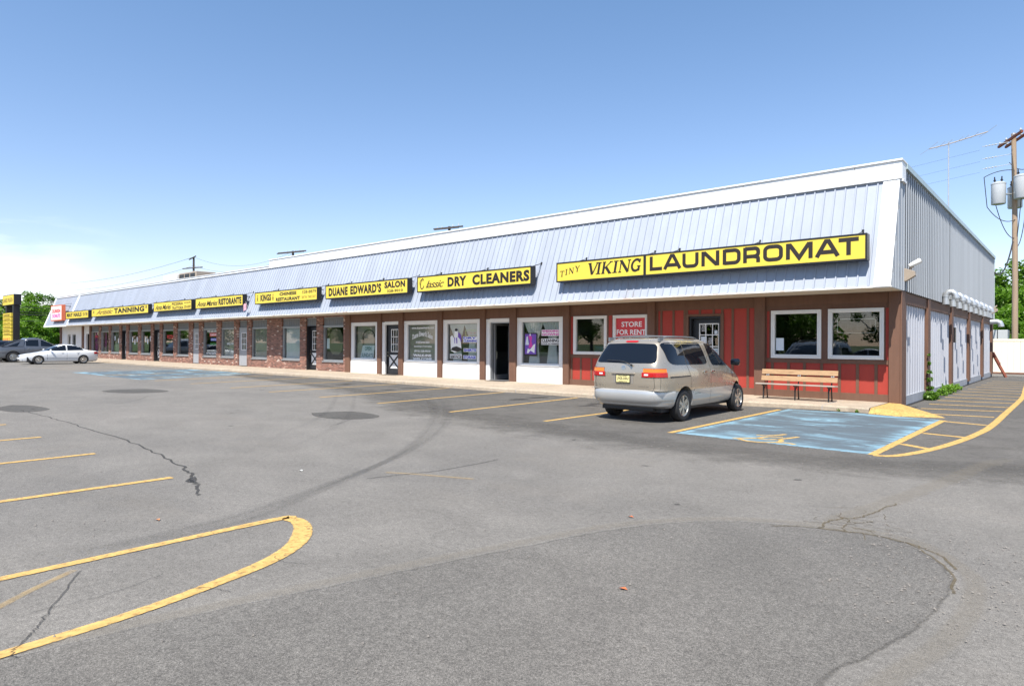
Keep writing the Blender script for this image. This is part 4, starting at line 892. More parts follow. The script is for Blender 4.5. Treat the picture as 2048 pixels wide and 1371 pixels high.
# brick shop window lettering
w1 = wf[-41.27]
letters('window_lettering', 'whiteink', .125, ('WE DELIVER', -40.9, -39.4, 2.26, 2.40, dict(bold=.03)), ('EAT IN & TAKE OUT', -41.0, -39.35, .80, .93, dict(bold=.03)), parent=w1)
plate(w1, -40.5, -39.35, 2.0, 2.22, .124, 'rentred'); letters('window_lettering', 'whiteink', .122, ('CASUAL', -40.4, -39.45, 2.04, 2.18, dict(bold=.02)), parent=w1)
plate(w1, -40.35, -39.5, 1.70, 1.88, .124, 'blueink'); letters('window_lettering', 'paper', .122, ('DINING', -40.3, -39.55, 1.73, 1.85), parent=w1)
M['greenink'] = simple('green_neon', (.10, .40, .12), .5); letters('window_lettering', 'greenink', .124, ('PASTA', -40.4, -39.5, 1.42, 1.56, dict(bold=.01)), parent=w1)
letters('window_lettering', 'redink', .124, ('PIZZA', -47.6, -46.4, 1.85, 2.12, dict(bold=.02)), parent=wf[-48.17])
letters('window_lettering', 'redink', .124, ('NAILS', -63.9, -63.0, 1.95, 2.15, dict(bold=.02)), parent=wf[-64.59])
letters('window_lettering', 'paper', .124, ('SALON', -38.0, -37.0, 1.45, 1.6), ('TANNING', -45.2, -43.9, 1.7, 1.85), parent=wf[-38.59])
for k, (x, z) in enumerate(((-51.9, 1.6), (-51.5, 1.45), (-50.95, 1.65), (-54.7, 1.6), (-54.2, 1.4), (-53.7, 1.6), (-58.8, 1.7), (-57.9, 1.5))):
    g = MB(); g.box(x, x+.2, .125, .127, z, z+.4); tag(g.build('notice', M['paper']), 'small white paper taped inside the tanning salon glass', 'notice', 'papers taped inside the tanning salon windows')

# ------------------------------------------------------------------ fascia signs
SOFF = .12
def sign(label, x0, x1, z0, z1, face='yellow_sign', split=None, brackets=(), dep=.25, cab='black', border=.045, tail=True):
    ks = 1-SOFF/(19.33+OV)                 # the face stands SOFF in front of the drip edge
    t = thing('shop_sign', label, 'sign', (3.53+((x0+x1)/2-3.53)*ks, OV-SOFF, z0), group='yellow box signs on the mansard roof' if face == 'yellow_sign' else None); t.scale = (ks, 1, ks)
    ox = (x0+x1)/2
    g = MB(); g.box(x0-ox, x1-ox, 0, dep, 0, z1-z0); g.build('cabinet', M[cab], t, bevel=.012)
    cuts = [x0]+([split] if split else [])+[x1]
    for a, b in zip(cuts[:-1], cuts[1:]):
        g = MB(); g.box(a-ox+border, b-ox-border, -.006, .0, border, z1-z0-border); g.build('face', M[face], t)
        g = MB(); ring(g, a-ox, b-ox, 0, z1-z0, border, -.014, -.0005); g.build('frame', M[cab], t)
    for b in brackets:
        g = MB(); zt = z1-z0+.15; yb = my(z1+.15)-OV+SOFF
        g.tube([(b-ox, .10, z1-z0-.01), (b-ox+.02, yb, zt)], .011, 6); g.tube([(b-ox+.10, .10, z1-z0-.01), (b-ox+.03, yb, zt)], .010, 6); g.box(b-ox-.0, b-ox+.05, yb-.04, yb+.02, zt-.06, zt+.04); g.build('bracket', M['iron'], t)
    # stand-off legs carry the cabinet against the sloping roof
    g = MB()
    for b in (x0+.3, x1-.3): g.box(b-ox-.02, b-ox+.02, dep, my(z1-.1)-OV+.05+SOFF, (z1-z0)-.12, (z1-z0)-.08)
    g.build('stand_off', M['iron'], t)
    def put(*fns, name='lettering', mat='ink'):
        for fn in fns:
            g = MB(); fn(g); g.v = [(x-ox, y-OV, z-z0) for x, y, z in g.v]; g.build(name, M[mat], t, fix=False)
    return t, put
SY = OV-.009
def T(s_, x0, x1, z0, z1, bold=.03, y=None): return lambda g: text(g, s_, x0, x1, z0, z1, SY if y is None else y, bold=min(bold, .055), space=1.0+bold*1.6)
def S_(s_, x0, x1, z0, z1, bold=.004): return lambda g: script(g, s_, x0, x1, z0, z1, bold)
# Tiny Viking Laundromat
t, put = sign('yellow and black box sign reading TINY VIKING LAUNDROMAT, the longest sign nearest the corner', -10.19, -.48, 3.74, 4.42, split=-6.73, brackets=(-9.4, -6.75, -5.9, -3.4, -.75))
def f(g):
    for ch, a, b in (('L', -6.54, -6.13), ('A', -6.08, -5.50), ('U', -5.45, -4.95), ('N', -4.85, -4.31), ('D', -4.20, -3.69), ('R', -3.60, -3.15), ('O', -3.05, -2.53), ('M', -2.44, -1.77), ('A', -1.70, -1.12), ('T', -1.14, -.67)): wide(g, ch, a, b, 3.90, 4.33, SY, .245)
put(f)
def f(g):
    for ch, a, b in (('V', -8.90, -8.50), ('I', -8.56, -8.38), ('K', -8.34, -7.96), ('I', -7.92, -7.74), ('N', -7.70, -7.28), ('G', -7.24, -6.90)): serif(g, ch, a, b, 3.92, 4.30, SY, .085)
    pass
put(f)
def f(g):
    for ch, a, b, zz in (('T', -10.05, -9.86, 3.93), ('I', -9.82, -9.72, 3.98), ('N', -9.66, -9.46, 4.01), ('Y', -9.40, -9.22, 4.06)): serif(g, ch, a, b, zz, zz+.19, SY, .038, .1)
put(f)
def script(g, s, x0, x1, z0, z1, bold=.004): text(g, s, x0, x1, z0, z1, SY, bold=bold, shear=.42, space=.86)
def curlC(g, x, z, h):
    pts = [(.62, .78), (.72, .92), (.60, 1.0), (.42, .9), (.22, .55), (.22, .2), (.42, .0), (.7, .1), (.82, .3)]; stroke(g, [(x+a*h*.8, z+b*h) for a, b in [tuple(p) for p in smoothpath(pts, 5)]], .045, lambda a, b: (a, SY, b))
    pts = [(.5, .92), (.2, .86), (.02, .6), (.10, .42), (.2, .55)]; stroke(g, [(x+a*h*.8, z+b*h) for a, b in [tuple(p) for p in smoothpath(pts, 5)]], .022, lambda a, b: (a, SY, b))
t, put = sign('yellow box sign reading Classic DRY CLEANERS above the cleaner windows', -17.57, -11.32, 3.74, 4.41, brackets=(-16.8, -14.1, -11.4))
put(lambda g: curlC(g, -17.42, 3.88, .42), S_('lassic', -17.02, -15.9, 3.9, 4.2), T('DRY', -15.70, -14.62, 3.88, 4.27, .075), T('CLEANERS', -14.30, -11.41, 3.87, 4.28, .075))
t, put = sign("yellow box sign reading DUANE EDWARD'S SALON 328-9010", -24.44, -18.17, 3.74, 4.41, brackets=(-23.2, -20.7, -18.2))
put(T('DUANE', -24.17, -22.58, 3.86, 4.27, .08), T("EDWARD'S", -22.37, -20.02, 3.87, 4.29, .08), T('SALON', -19.79, -18.36, 4.03, 4.32, .07), T('328-9010', -19.60, -18.51, 3.84, 3.96, .03))
t, put = sign('yellow box sign reading KINGS CHINESE RESTAURANT 328-8879', -31.51, -25.17, 3.73, 4.40, brackets=(-30.1, -27.6, -25.2))
def hanzi(g, x, z, h):
    for a, b in (((.1, .92), (.9, .92)), ((.15, .6), (.85, .6)), ((.5, .92), (.5, .6)), ((.05, .38), (.95, .38)), ((.5, .6), (.12, .0)), ((.45, .38), (.9, .0)), ((.3, .2), (.7, .2))): stroke(g, [(x+a[0]*h*.5, z+a[1]*h), (x+b[0]*h*.5, z+b[1]*h)], .028, lambda u, v: (u, SY, v))
put(lambda g: hanzi(g, -31.3, 3.88, .36), lambda g: hanzi(g, -29.6, 3.88, .36), T('KINGS', -30.88, -29.72, 3.88, 4.25, .05), T('CHINESE', -28.83, -27.13, 4.10, 4.28, .06), T('RESTAURANT', -29.2, -26.78, 3.82, 4.01, .06), T('328-8879', -26.59, -25.29, 4.12, 4.27, .01), T('EAT IN  TAKE OUT', -26.59, -25.32, 3.87, 4.0, .0))
t, put = sign('yellow box sign reading Anna Maries RISTORANTE in dark letters', -39.28, -32.92, 3.72, 4.39, brackets=(-37.8, -35.4, -32.95))
put(S_('Anna Maries', -39.07, -36.13, 3.85, 4.18, .012), T('RISTORANTE', -36.02, -33.11, 3.85, 4.25, .06))
t, put = sign('yellow box sign reading Anna Maries PIZZERIA TRATTORIA in two lines', -46.18, -39.87, 3.72, 4.38, brackets=(-45, -42.5, -40))
put(S_('Anna Maries', -45.92, -43.15, 3.84, 4.18, .012), T('PIZZERIA', -42.99, -41.2, 4.07, 4.26, .03), T('TRATTORIA', -42.97, -41.14, 3.79, 3.98, .03), T('WE DELIVER', -41.03, -40.0, 4.13, 4.24, .01), T('328-6800', -41.03, -40.0, 3.83, 4.02, .01))
t, put = sign('yellow box sign reading Artistic TANNING between the nail and pizza signs', -59.75, -47.17, 3.67, 4.34, brackets=(-58.5, -56.5, -54.3, -52, -49.8, -47.4))
def sunm(g, x, z, r):
    g.ngon([(x+r*.55*math.cos(a*.628), SY, z+r*.55*math.sin(a*.628)) for a in range(10)])
    for k in range(8): a = k*.785; stroke(g, [(x+r*.6*math.cos(a), z+r*.6*math.sin(a)), (x+r*math.cos(a), z+r*math.sin(a))], .05, lambda u, v: (u, SY, v))
put(lambda g: sunm(g, -59.2, 4.06, .13), lambda g: sunm(g, -47.6, 4.14, .13), T('TANNING', -54.27, -47.95, 3.82, 4.23, .08))
M['goldscript'] = simple('brown_gold_script', (.22, .13, .03), .5); put(S_('Artistic', -58.6, -54.55, 3.84, 4.2, .015), mat='goldscript')
t, put = sign('small yellow box sign reading MAY NAILS next to the white donut sign', -67.07, -60.61, 3.63, 4.31, brackets=(-65.8, -63.5, -61.3))
put(T('MAY NAILS', -66.75, -62.47, 3.81, 4.17, .07), T('328-7788', -62.15, -60.87, 3.84, 4.12, .01))
M['donutwhite'] = simple('sign_white_face', (.78, .76, .74), .4); M['donutframe'] = simple('orange_frame', (.70, .16, .07), .4)
t, put = sign('white upright sign with orange frame and red and pink lettering, leftmost on the roof', -71.9, -68.35, 3.56, 5.04, face='donutwhite', cab='donutframe', border=.09, dep=.3, brackets=(-68.9,))
put(T('DUNKIN', -71.4, -68.8, 4.30, 4.66, .05, OV-.012), mat='redink'); put(T('DONUTS', -71.4, -68.8, 3.84, 4.20, .05, OV-.012), mat='pink')

# small things at the shop doors
for x, y, lb in ((-21.3, -.45, 'dark doormat in front of the black salon door with white cross panel'), (-14.5, -.42, 'dark doormat in front of the open dry cleaner door')):
    g = MB(); g.box(x, x+1.05, y, y+.52, SW+.001, SW+.014); tag(g.build('doormat', M['mat'], bevel=.004), lb, 'doormat')
# bench
t = thing('park_bench', 'wooden slatted bench on black iron legs on the walk below the laundromat windows', 'bench', (-2.3, -.85, SW))
g = MB()
for k, y in enumerate((-.24, -.12, .0)): g.box(-1.03, 1.03, y-.05, y+.05, .405-.008*k, .44-.008*k)
g.build('seat', M['greywood'], t, bevel=.006)
for z0 in (.50, .68):
    g = MB(); a = (z0-.44)*.28+.06
    g.add([(-1.0, a, z0), (1.0, a, z0), (1.0, a+.03, z0+.135), (-1.0, a+.03, z0+.135), (-1.0, a+.035, z0), (1.0, a+.035, z0), (1.0, a+.065, z0+.135), (-1.0, a+.065, z0+.135)], [(0, 1, 2, 3), (7, 6, 5, 4), (0, 4, 5, 1), (1, 5, 6, 2), (2, 6, 7, 3), (3, 7, 4, 0)]); g.build('back_slat', M['wood'], t, bevel=.005)
for x in (-.85, 0, .85):
    g = MB(); g.tube([(x, -.16, 0), (x, -.15, .38)], .02, 8); g.tube([(x, .16, 0), (x, .12, .2), (x, .10, .38), (x, .17, .6), (x, .215, .82)], .018, 8); g.tube([(x, -.26, .39), (x, .1, .37)], .018, 8); g.tube([(x, -.15, .25), (x, -.0, .36)], .012, 6)
    g.build('leg', M['iron'], t, smooth=50)
    g = MB(); g.lathe([(0, 0), (.02, 0), (.018, .012), (0, .014)], Matrix.Translation((x, .115, .655)) @ Matrix.Rotation(R(90), 4, 'X'), 10); g.lathe([(0, 0), (.02, 0), (.018, .012), (0, .014)], Matrix.Translation((x+.05, .115, .66)) @ Matrix.Rotation(R(90), 4, 'X'), 10); g.build('bolt', M['steel'], t)

# ------------------------------------------------------------------ vehicles
class Hull:
    """horizontal slices: z -> (rear y, front y, half width); superellipse corners"""
    def __init__(s, rows, nr=7, nf=3.6, yc=0): s.rows = rows; s.nr = nr; s.nf = nf; s.yc = yc
    def at(s, z):
        r = s.rows
        if z <= r[0][0]: return r[0][1:]
        for a, b in zip(r[:-1], r[1:]):
            if z <= b[0]:
                t = (z-a[0])/(b[0]-a[0]); return tuple(a[i]*(1-t)+b[i]*t for i in (1, 2, 3))
        return r[-1][1:]
    def x(s, y, z):
        yr, yf, w = s.at(z)
        t = (s.yc-y)/(s.yc-yr) if y < s.yc else (y-s.yc)/(yf-s.yc); n = s.nr if y < s.yc else s.nf
        return w*max(0, 1-min(1, abs(t))**n)**(1/n)
    def y(s, x, z, rear=True):
        yr, yf, w = s.at(z); n = s.nr if rear else s.nf; k = max(0, 1-min(1, abs(x)/w)**n)**(1/n)
        return s.yc-(s.yc-yr)*k if rear else s.yc+(yf-s.yc)*k
    def ring(s, z, N=132):
        yr, yf, w = s.at(z); raw = []
        for i in range(1440):
            th = 2*math.pi*i/1440; c, q = math.cos(th), math.sin(th); n = s.nf if q > 0 else s.nr; Ly = (yf-s.yc) if q > 0 else (s.yc-yr)
            raw.append((w*math.copysign(abs(c)**(2/n), c), s.yc+Ly*math.copysign(abs(q)**(2/n), q)))
        acc = [0]
        for i in range(1440):
            a, b = raw[i], raw[(i+1) % 1440]; p = raw[i-1]
            d = math.hypot(b[0]-a[0], b[1]-a[1]); v0 = math.atan2(a[1]-p[1], a[0]-p[0]); v1 = math.atan2(b[1]-a[1], b[0]-a[0]); dv = abs((v1-v0+math.pi) % (2*math.pi)-math.pi)
            acc.append(acc[-1]+d+dv*.6)
        out = []; j = 0
        for k in range(N):
            t = acc[-1]*k/N
            while acc[j+1] < t: j += 1
            f_ = (t-acc[j])/(acc[j+1]-acc[j]+1e-12); a, b = raw[j], raw[(j+1) % 1440]; out.append((a[0]+(b[0]-a[0])*f_, a[1]+(b[1]-a[1])*f_))
        return out
    def mesh(s, zs, grow=0, top=True, bottom=True, N=132, keep=None):
        g = MB(); vs = []
        for z in zs:
            for x, y in s.ring(z, N):
                l = math.hypot(x, y-s.yc) or 1; vs.append((x+x/l*grow, y+(y-s.yc)/l*grow, z))
        fs = [(i*N+k, i*N+(k+1) % N, (i+1)*N+(k+1) % N, (i+1)*N+k) for i in range(len(zs)-1) for k in range(N)]
        if keep: fs = [f for f in fs if all(keep(vs[i]) for i in f)]
        if bottom: fs.append(tuple(range(N-1, -1, -1)))
        if top: fs.append(tuple((len(zs)-1)*N+k for k in range(N)))
        g.add(vs, fs); return g
    def side(s, g, samples, sx, off=.004, nv=6, nu=4):
        """samples (y, zlow, zhigh)"""
        cols = []
        for a, b in zip(samples[:-1], samples[1:]):
            for k in range(nu): t = k/nu; cols.append(tuple(a[i]*(1-t)+b[i]*t for i in range(3)))
        cols.append(samples[-1]); vs = []
        for y, z0, z1 in cols:
            for j in range(nv+1): z = z0+(z1-z0)*j/nv; vs.append((sx*(s.x(y, z)+off), y, z))
        g.add(vs, [(i*(nv+1)+j, (i+1)*(nv+1)+j, (i+1)*(nv+1)+j+1, i*(nv+1)+j+1) for i in range(len(cols)-1) for j in range(nv)]); return g
    def end(s, g, samples, rear=True, off=.005, nv=6, nu=4):
        cols = []
        for a, b in zip(samples[:-1], samples[1:]):
            for k in range(nu): t = k/nu; cols.append(tuple(a[i]*(1-t)+b[i]*t for i in range(3)))
        cols.append(samples[-1]); vs = []
        for x, z0, z1 in cols:
            for j in range(nv+1): z = z0+(z1-z0)*j/nv; vs.append((x, s.y(x, z, rear)+(-off if rear else off), z))
        g.add(vs, [(i*(nv+1)+j, (i+1)*(nv+1)+j, (i+1)*(nv+1)+j+1, i*(nv+1)+j+1) for i in range(len(cols)-1) for j in range(nv)]); return g
    def corner(s, g, x0, y1, z0, z1, sx, rear=True, off=.006, nu=18, nv=4):
        vs = []
        for i in range(nu+1):
            for j in range(nv+1):
                z = z0+(z1-z0)*j/nv; yr, yf, w = s.at(z); n = s.nr if rear else s.nf; Ly = (s.yc-yr) if rear else (yf-s.yc)
                c0 = min(1, x0/w)**(n/2); a0 = math.acos(c0); q1 = min(1, abs(y1-s.yc)/Ly)**(n/2); a1 = math.asin(q1); a = a0+(a1-a0)*i/nu
                x = w*math.cos(a)**(2/n); y = Ly*math.sin(a)**(2/n); l = math.hypot(x, y); x += x/l*off; y += y/l*off
                vs.append((sx*x, s.yc+(-y if rear else y), z))
        g.add(vs, [(i*(nv+1)+j, (i+1)*(nv+1)+j, (i+1)*(nv+1)+j+1, i*(nv+1)+j+1) for i in range(nu) for j in range(nv)]); return g
def cut_arches(o, centres, r, zc):
    """open the wheel arches with a boolean, applied to the mesh"""
    g = MB()
    for y in centres: g.lathe([(0, -1.3), (r, -1.3), (r, 1.3), (0, 1.3)], Matrix.Translation((0, y, zc)) @ Matrix.Rotation(R(90), 4, 'Y'), 40)
    c = g.build('cutter', M['plastic'], o.parent); m = o.modifiers.new('b', 'BOOLEAN'); m.object = c; m.operation = 'DIFFERENCE'; m.solver = 'EXACT'
    dg = bpy.context.evaluated_depsgraph_get(); me = bpy.data.meshes.new_from_object(o.evaluated_get(dg)); o.modifiers.clear(); old = o.data; o.data = me; bpy.data.meshes.remove(old)
    for p in me.polygons: p.use_smooth = True
    me.set_sharp_from_angle(angle=R(32)); bpy.data.objects.remove(c)
    while len(me.materials) > 1: me.materials.pop()
def wheel(car, x, y, r, wd, sx, spokes=6, rimr=.66):
    wh = empty('wheel', (x, y, r)); wh.parent = car; T = Matrix.Rotation(R(90*sx), 4, 'Y')
    g = MB(); h = wd/2; g.lathe([(r*rimr, -h*.9), (r*.86, -h), (r*.96, -h*.88), (r, -h*.6), (r, h*.6), (r*.96, h*.88), (r*.86, h), (r*rimr, h*.9), (r*rimr, -h*.9)], T, 36); g.build('tyre', M['rubber'], wh, smooth=35)
    g = MB(); R_ = r*rimr
    g.lathe([(R_, h*.9), (R_*.94, h*.86), (R_*.90, h*.55), (R_*.88, -h*.5)], T, 32)
    g.lathe([(R_*.90, h*.42), (R_*.3, h*.50)], T, 32); g.lathe([(0, h*.75), (R_*.20, h*.78), (R_*.26, h*.66), (R_*.30, h*.4)], T, 20)
    for k in range(spokes):
        a = 6.28318*k/spokes; c, s_ = math.cos(a), math.sin(a)
        def pt(rad, off, hh): return T @ Vector((c*rad-s_*off, s_*rad+c*off, hh))
        v = [pt(R_*.2, -R_*.10, h*.76), pt(R_*.2, R_*.10, h*.76), pt(R_*.93, R_*.24, h*.78), pt(R_*.93, -R_*.14, h*.78), pt(R_*.2, -R_*.10, h*.5), pt(R_*.2, R_*.10, h*.5), pt(R_*.93, R_*.24, h*.5), pt(R_*.93, -R_*.14, h*.5)]
        g.add(v, [(0, 1, 2, 3), (7, 6, 5, 4), (0, 4, 5, 1), (1, 5, 6, 2), (2, 6, 7, 3), (3, 7, 4, 0)])
    g.build('rim', M['rim'], wh, smooth=30)
    g = MB(); g.lathe([(0, -h*.3), (R_*.9, -h*.3)], T, 24); g.build('brake', M['plastic'], wh)
def seam(h, g, path, sx, wd=.007, off=.0025):
    for a, b in zip(path[:-1], path[1:]):
        n = 8; vs = []
        for k in range(n+1):
            t = k/n; y = a[0]+(b[0]-a[0])*t; z = a[1]+(b[1]-a[1])*t; dy, dz = b[0]-a[0], b[1]-a[1]; l = math.hypot(dy, dz); ny, nz = -dz/l*wd/2, dy/l*wd/2
            for q in (1, -1): vs.append((sx*(h.x(y+q*ny, z+q*nz)+off), y+q*ny, z+q*nz))
        g.add(vs, [(2*k, 2*k+1, 2*k+3, 2*k+2) for k in range(n)])
    return g
def zl(a, b, n): return [a+(b-a)*i/n for i in range(n+1)]

# champagne minivan, nose to the building
van = thing('minivan', 'champagne and silver minivan parked nose in before the red laundromat front', 'minivan', (-3.69, -5.12, 0))
VH = Hull([(.30, -2.20, 2.20, .84), (.34, -2.34, 2.32, .885), (.45, -2.38, 2.36, .915), (.66, -2.40, 2.36, .932), (.80, -2.415, 2.28, .936), (.95, -2.42, 2.0, .935), (1.03, -2.42, 1.76, .93), (1.10, -2.41, 1.58, .922), (1.16, -2.40, 1.43, .908), (1.25, -2.37, 1.22, .885), (1.37, -2.29, .98, .855), (1.47, -2.22, .76, .825), (1.57, -2.145, .48, .79), (1.65, -2.085, .24, .755), (1.70, -2.03, .04, .71), (1.735, -1.94, -.2, .63), (1.757, -1.78, -.45, .53), (1.768, -1.5, -.7, .40)], 7.5, 3.2, -.2)
ax = (-1.45, 1.45)
b = VH.mesh(zl(.30, .645, 6)).build('lower_body', M['silver'], van, smooth=35); cut_arches(b, ax, .405, .345)
b = VH.mesh(zl(.648, 1.65, 34)+[1.675, 1.70, 1.72, 1.735, 1.748, 1.757, 1.764, 1.768]).build('body', M['champagne'], van, smooth=35); cut_arches(b, ax, .405, .345)
g = MB(); g.box(-.72, .72, -2.1, 2.1, .22, .5); g.box(-.6, .6, -2.25, -2.0, .26, .36); g.build('underbody', M['plastic'], van)
for y in ax: g = MB(); g.box(-.64, .64, y-.40, y+.40, .3, .76); g.build('wheel_well', M['plastic'], van)
# rear bumper: swelling shell around the tail
BH = Hull([(.395, -2.36, 2.3, .87), (.42, -2.42, 2.3, .915), (.49, -2.46, 2.3, .945), (.60, -2.47, 2.3, .95), (.66, -2.455, 2.3, .945), (.685, -2.41, 2.3, .935)], 6, 3.2, -.2)
bm_ = BH.mesh([.395, .408, .42, .45, .49, .54, .60, .64, .66, .675, .685], top=False, bottom=False, keep=lambda v: v[1] < -1.86, N=200)
bm_.add([(.91, -1.95, .684), (-.91, -1.95, .684), (-.86, -2.36, .684), (-.80, -2.405, .684), (.80, -2.405, .684), (.86, -2.36, .684)], [(0, 1, 2, 3, 4, 5)])
bm_.build('rear_bumper', M['silver'], van, smooth=45, fix=False)
g = MB(); g.box(-.6, .6, -2.33, -2.0, .38, .46); g.build('bumper_underside', M['plastic'], van)
# glass
def pane(name, fn, mat='carglass'): g = MB(); fn(g); return g.build(name, M[mat], van, smooth=60, fix=False)
pane('rear_window', lambda g: VH.end(g, [(-.70, 1.28, 1.30), (-.69, 1.25, 1.36), (-.62, 1.24, 1.58), (-.58, 1.24, 1.62), (-.54, 1.24, 1.635), (0, 1.235, 1.65), (.54, 1.24, 1.635), (.58, 1.24, 1.62), (.62, 1.24, 1.58), (.69, 1.25, 1.36), (.70, 1.28, 1.30)], True, .007))
pane('windscreen', lambda g: VH.end(g, [(-.66, 1.22, 1.40), (-.58, 1.17, 1.58), (0, 1.14, 1.64), (.58, 1.17, 1.58), (.66, 1.22, 1.40)], False, .006))
for sx in (1, -1):
    pane('quarter_window', lambda g: VH.side(g, [(-2.06, 1.36, 1.56), (-2.045, 1.30, 1.615), (-2.0, 1.25, 1.65), (-1.92, 1.22, 1.665), (-1.78, 1.205, 1.67), (-1.36, 1.20, 1.675)], sx, .006))
    pane('sliding_door_window', lambda g: VH.side(g, [(-1.335, 1.20, 1.675), (-.52, 1.195, 1.67), (-.45, 1.20, 1.62), (-.38, 1.21, 1.40), (-.34, 1.24, 1.28)][:], sx, .006))
    pane('front_door_window', lambda g: VH.side(g, [(-.22, 1.50, 1.66), (-.16, 1.30, 1.665), (-.10, 1.19, 1.65), (0, 1.165, 1.62), (.25, 1.16, 1.55), (.5, 1.155, 1.465), (.75, 1.15, 1.36), (.98, 1.145, 1.23), (1.06, 1.15, 1.17)], sx, .006))
    g = MB(); seam(VH, g, [(-1.36, 1.69), (-1.34, 1.20), (-1.27, 1.06), (-1.20, .96), (-1.18, .64), (-1.06, .60)], sx); seam(VH, g, [(-.33, 1.66), (-.27, 1.3), (-.20, 1.05), (-.18, .34)], sx); seam(VH, g, [(1.12, 1.1), (1.10, .9), (1.04, .7), (1.0, .62)], sx)
    seam(VH, g, [(-2.3, .96), (-2.3, .70)], sx, .005); g.build('door_seam', M['plastic'], van, fix=False)
    g = MB(); VH.side(g, [(-2.06, .935, .965), (-1.22, .945, .97)], sx, .005, nv=1); g.build('door_track', M['plastic'], van, fix=False)
    g = MB(); VH.side(g, [(-1.02, .632, .662), (1.02, .632, .662)], sx, .008, nv=1, nu=12); g.build('side_moulding', M['silver'], van, fix=False)
    for y in (-.50, -.12):
        g = MB(); g.box(-.012, .012, -.085, .085, -.016, .016); g.lathe([(0, 0), (.04, 0), (.032, .012), (0, .012)], Matrix.Translation((.0, .05*(1 if y > -.3 else -1), -.012)) @ Matrix.Rotation(R(90*sx), 4, 'Y'), 14)
        o = g.build('door_handle', M['chrome'], van, smooth=40, bevel=.004); o.location = (sx*(VH.x(y, 1.03)+.012), y, 1.03)
    # door mirror
    g = MB(); g.grid(lambda u, v: (sx*(.96+.12*math.cos(u*6.283)), 1.02+.07*math.sin(v*3.1416)*(1 if 1 else 0)-.03*math.cos(v*3.14), 1.13+.085*math.sin(u*6.283)*(.5+.5*math.sin(v*3.1416))), 20, 8)
    g = MB(); g.box(sx*.93, sx*1.14, .86, .97, 1.14, 1.30); mo = g.build('door_mirror', M['carglass'], van, bevel=.03, smooth=60)
    # tail lights
    g = MB(); VH.corner(g, .44, -2.13, .955, 1.05, sx, True, .014); g.build('tail_light', M['tail_red'], van, smooth=70, fix=False)
    g = MB(); VH.corner(g, .47, -2.15, 1.05, 1.125, sx, True, .014); g.build('tail_light_amber', M['tail_amber'], van, smooth=70, fix=False)
    g = MB(); VH.corner(g, .43, -2.125, .945, .955, sx, True, .008); VH.corner(g, .46, -2.145, 1.125, 1.133, sx, True, .008); g.build('tail_light_rim', M['plastic'], van, fix=False)
    g = MB(); VH.end(g, sorted([(sx*.50, .985, 1.02), (sx*.59, .985, 1.02)]), True, .018, nv=1); g.build('reverse_light', M['lens'], van, fix=False)
    g = MB(); stroke(g, [(.70, .95), (.70, 1.135)], .008, lambda a, b: (sx*a, VH.y(a, b)-.018, b)); g.build('light_seam', M['plastic'], van, fix=False)
    g = MB(); VH.corner(g, .50, 1.90, .72, .90, sx, False, .008); g.build('headlight', M['lens'], van, smooth=70, fix=False)
    # roof rack
    g = MB(); pts = []
    for k in range(25):
        t = k/24; y = -2.0+1.9*t; lift = .055*min(1, min(t, 1-t)*7); pts.append((sx*(.60-.02*t), y, 1.70+lift+.018+.02*math.sin(t*3.14)))
    g.tube(pts, .016, 8); g.box(sx*.58, sx*.625, -2.02, -1.86, 1.68, 1.775); g.box(sx*.56, sx*.605, -.16, -.06, 1.67, 1.74); g.build('roof_rail', M['rackgrey'], van, smooth=50)
    for y in ax: wheel(van, sx*.81, y, .335, .205, sx, 6)
for y in (-1.6, -.7):
    g = MB(); g.tube([(-.58, y, 1.795), (0, y, 1.815), (.58, y, 1.795)], .013, 8); g.build('roof_crossbar', M['rackgrey'], van)
g = MB(); g.tube([(-.02, -2.395, 1.27), (.12, -2.42, 1.235), (.20, -2.44, 1.195)], .010, 6); g.tube([(-.42, -2.385, 1.29), (-.1, -2.40, 1.28), (.05, -2.405, 1.255)], .008, 6); g.lathe([(0, 0), (.025, 0), (.02, .03), (0, .03)], Matrix.Translation((.20, -2.42, 1.195)) @ Matrix.Rotation(R(90), 4, 'X'), 10); g.build('rear_wiper', M['plastic'], van)
g = MB(); VH.end(g, [(-.15, 1.682, 1.70), (-.12, 1.672, 1.706), (.12, 1.672, 1.706), (.15, 1.682, 1.70)], True, .016); g.build('brake_light', M['tail_red'], van, fix=False)
g = MB(); g.box(-.28, .28, -2.448, -2.41, 1.0, 1.04); g.build('plate_garnish', M['champagne'], van, bevel=.012)
g = MB(); VH.end(g, [(-.24, .81, 1.0), (.24, .81, 1.0)], True, .003, nv=2); g.build('plate_recess', simple('recess_paint', (.30, .27, .23), .45, .3, geo=False), van, fix=False)
g = MB(); ring(g, -.175, .175, .82, .995, .014, -2.438, -2.42); g.build('plate_frame', M['plastic'], van)
g = MB(); g.box(-.163, .163, -2.434, -2.424, .832, .985); g.build('licence_plate', M['plate'], van)
for s_, a_, b_, c_, d_ in (('JVZ-33U', -.135, .135, .875, .94), ('GARDEN STATE', -.10, .10, .84, .858), ('NEW JERSEY', -.11, .11, .955, .975)):
    g = MB(); text(g, s_, a_, b_, c_, d_, -2.437, bold=.02); g.build('plate_lettering', M['ink'], van, fix=False)
VY = lambda a, b: (a, VH.y(a, b)-.008, b)
g = MB(); stroke(g, ell(0, 1.14, .05, .033, 18), .009, VY, closed=True); stroke(g, ell(0, 1.153, .027, .014, 14), .008, VY, closed=True); stroke(g, [(0, 1.167), (0, 1.11)], .008, VY); g.build('badge', M['chrome'], van, fix=False)
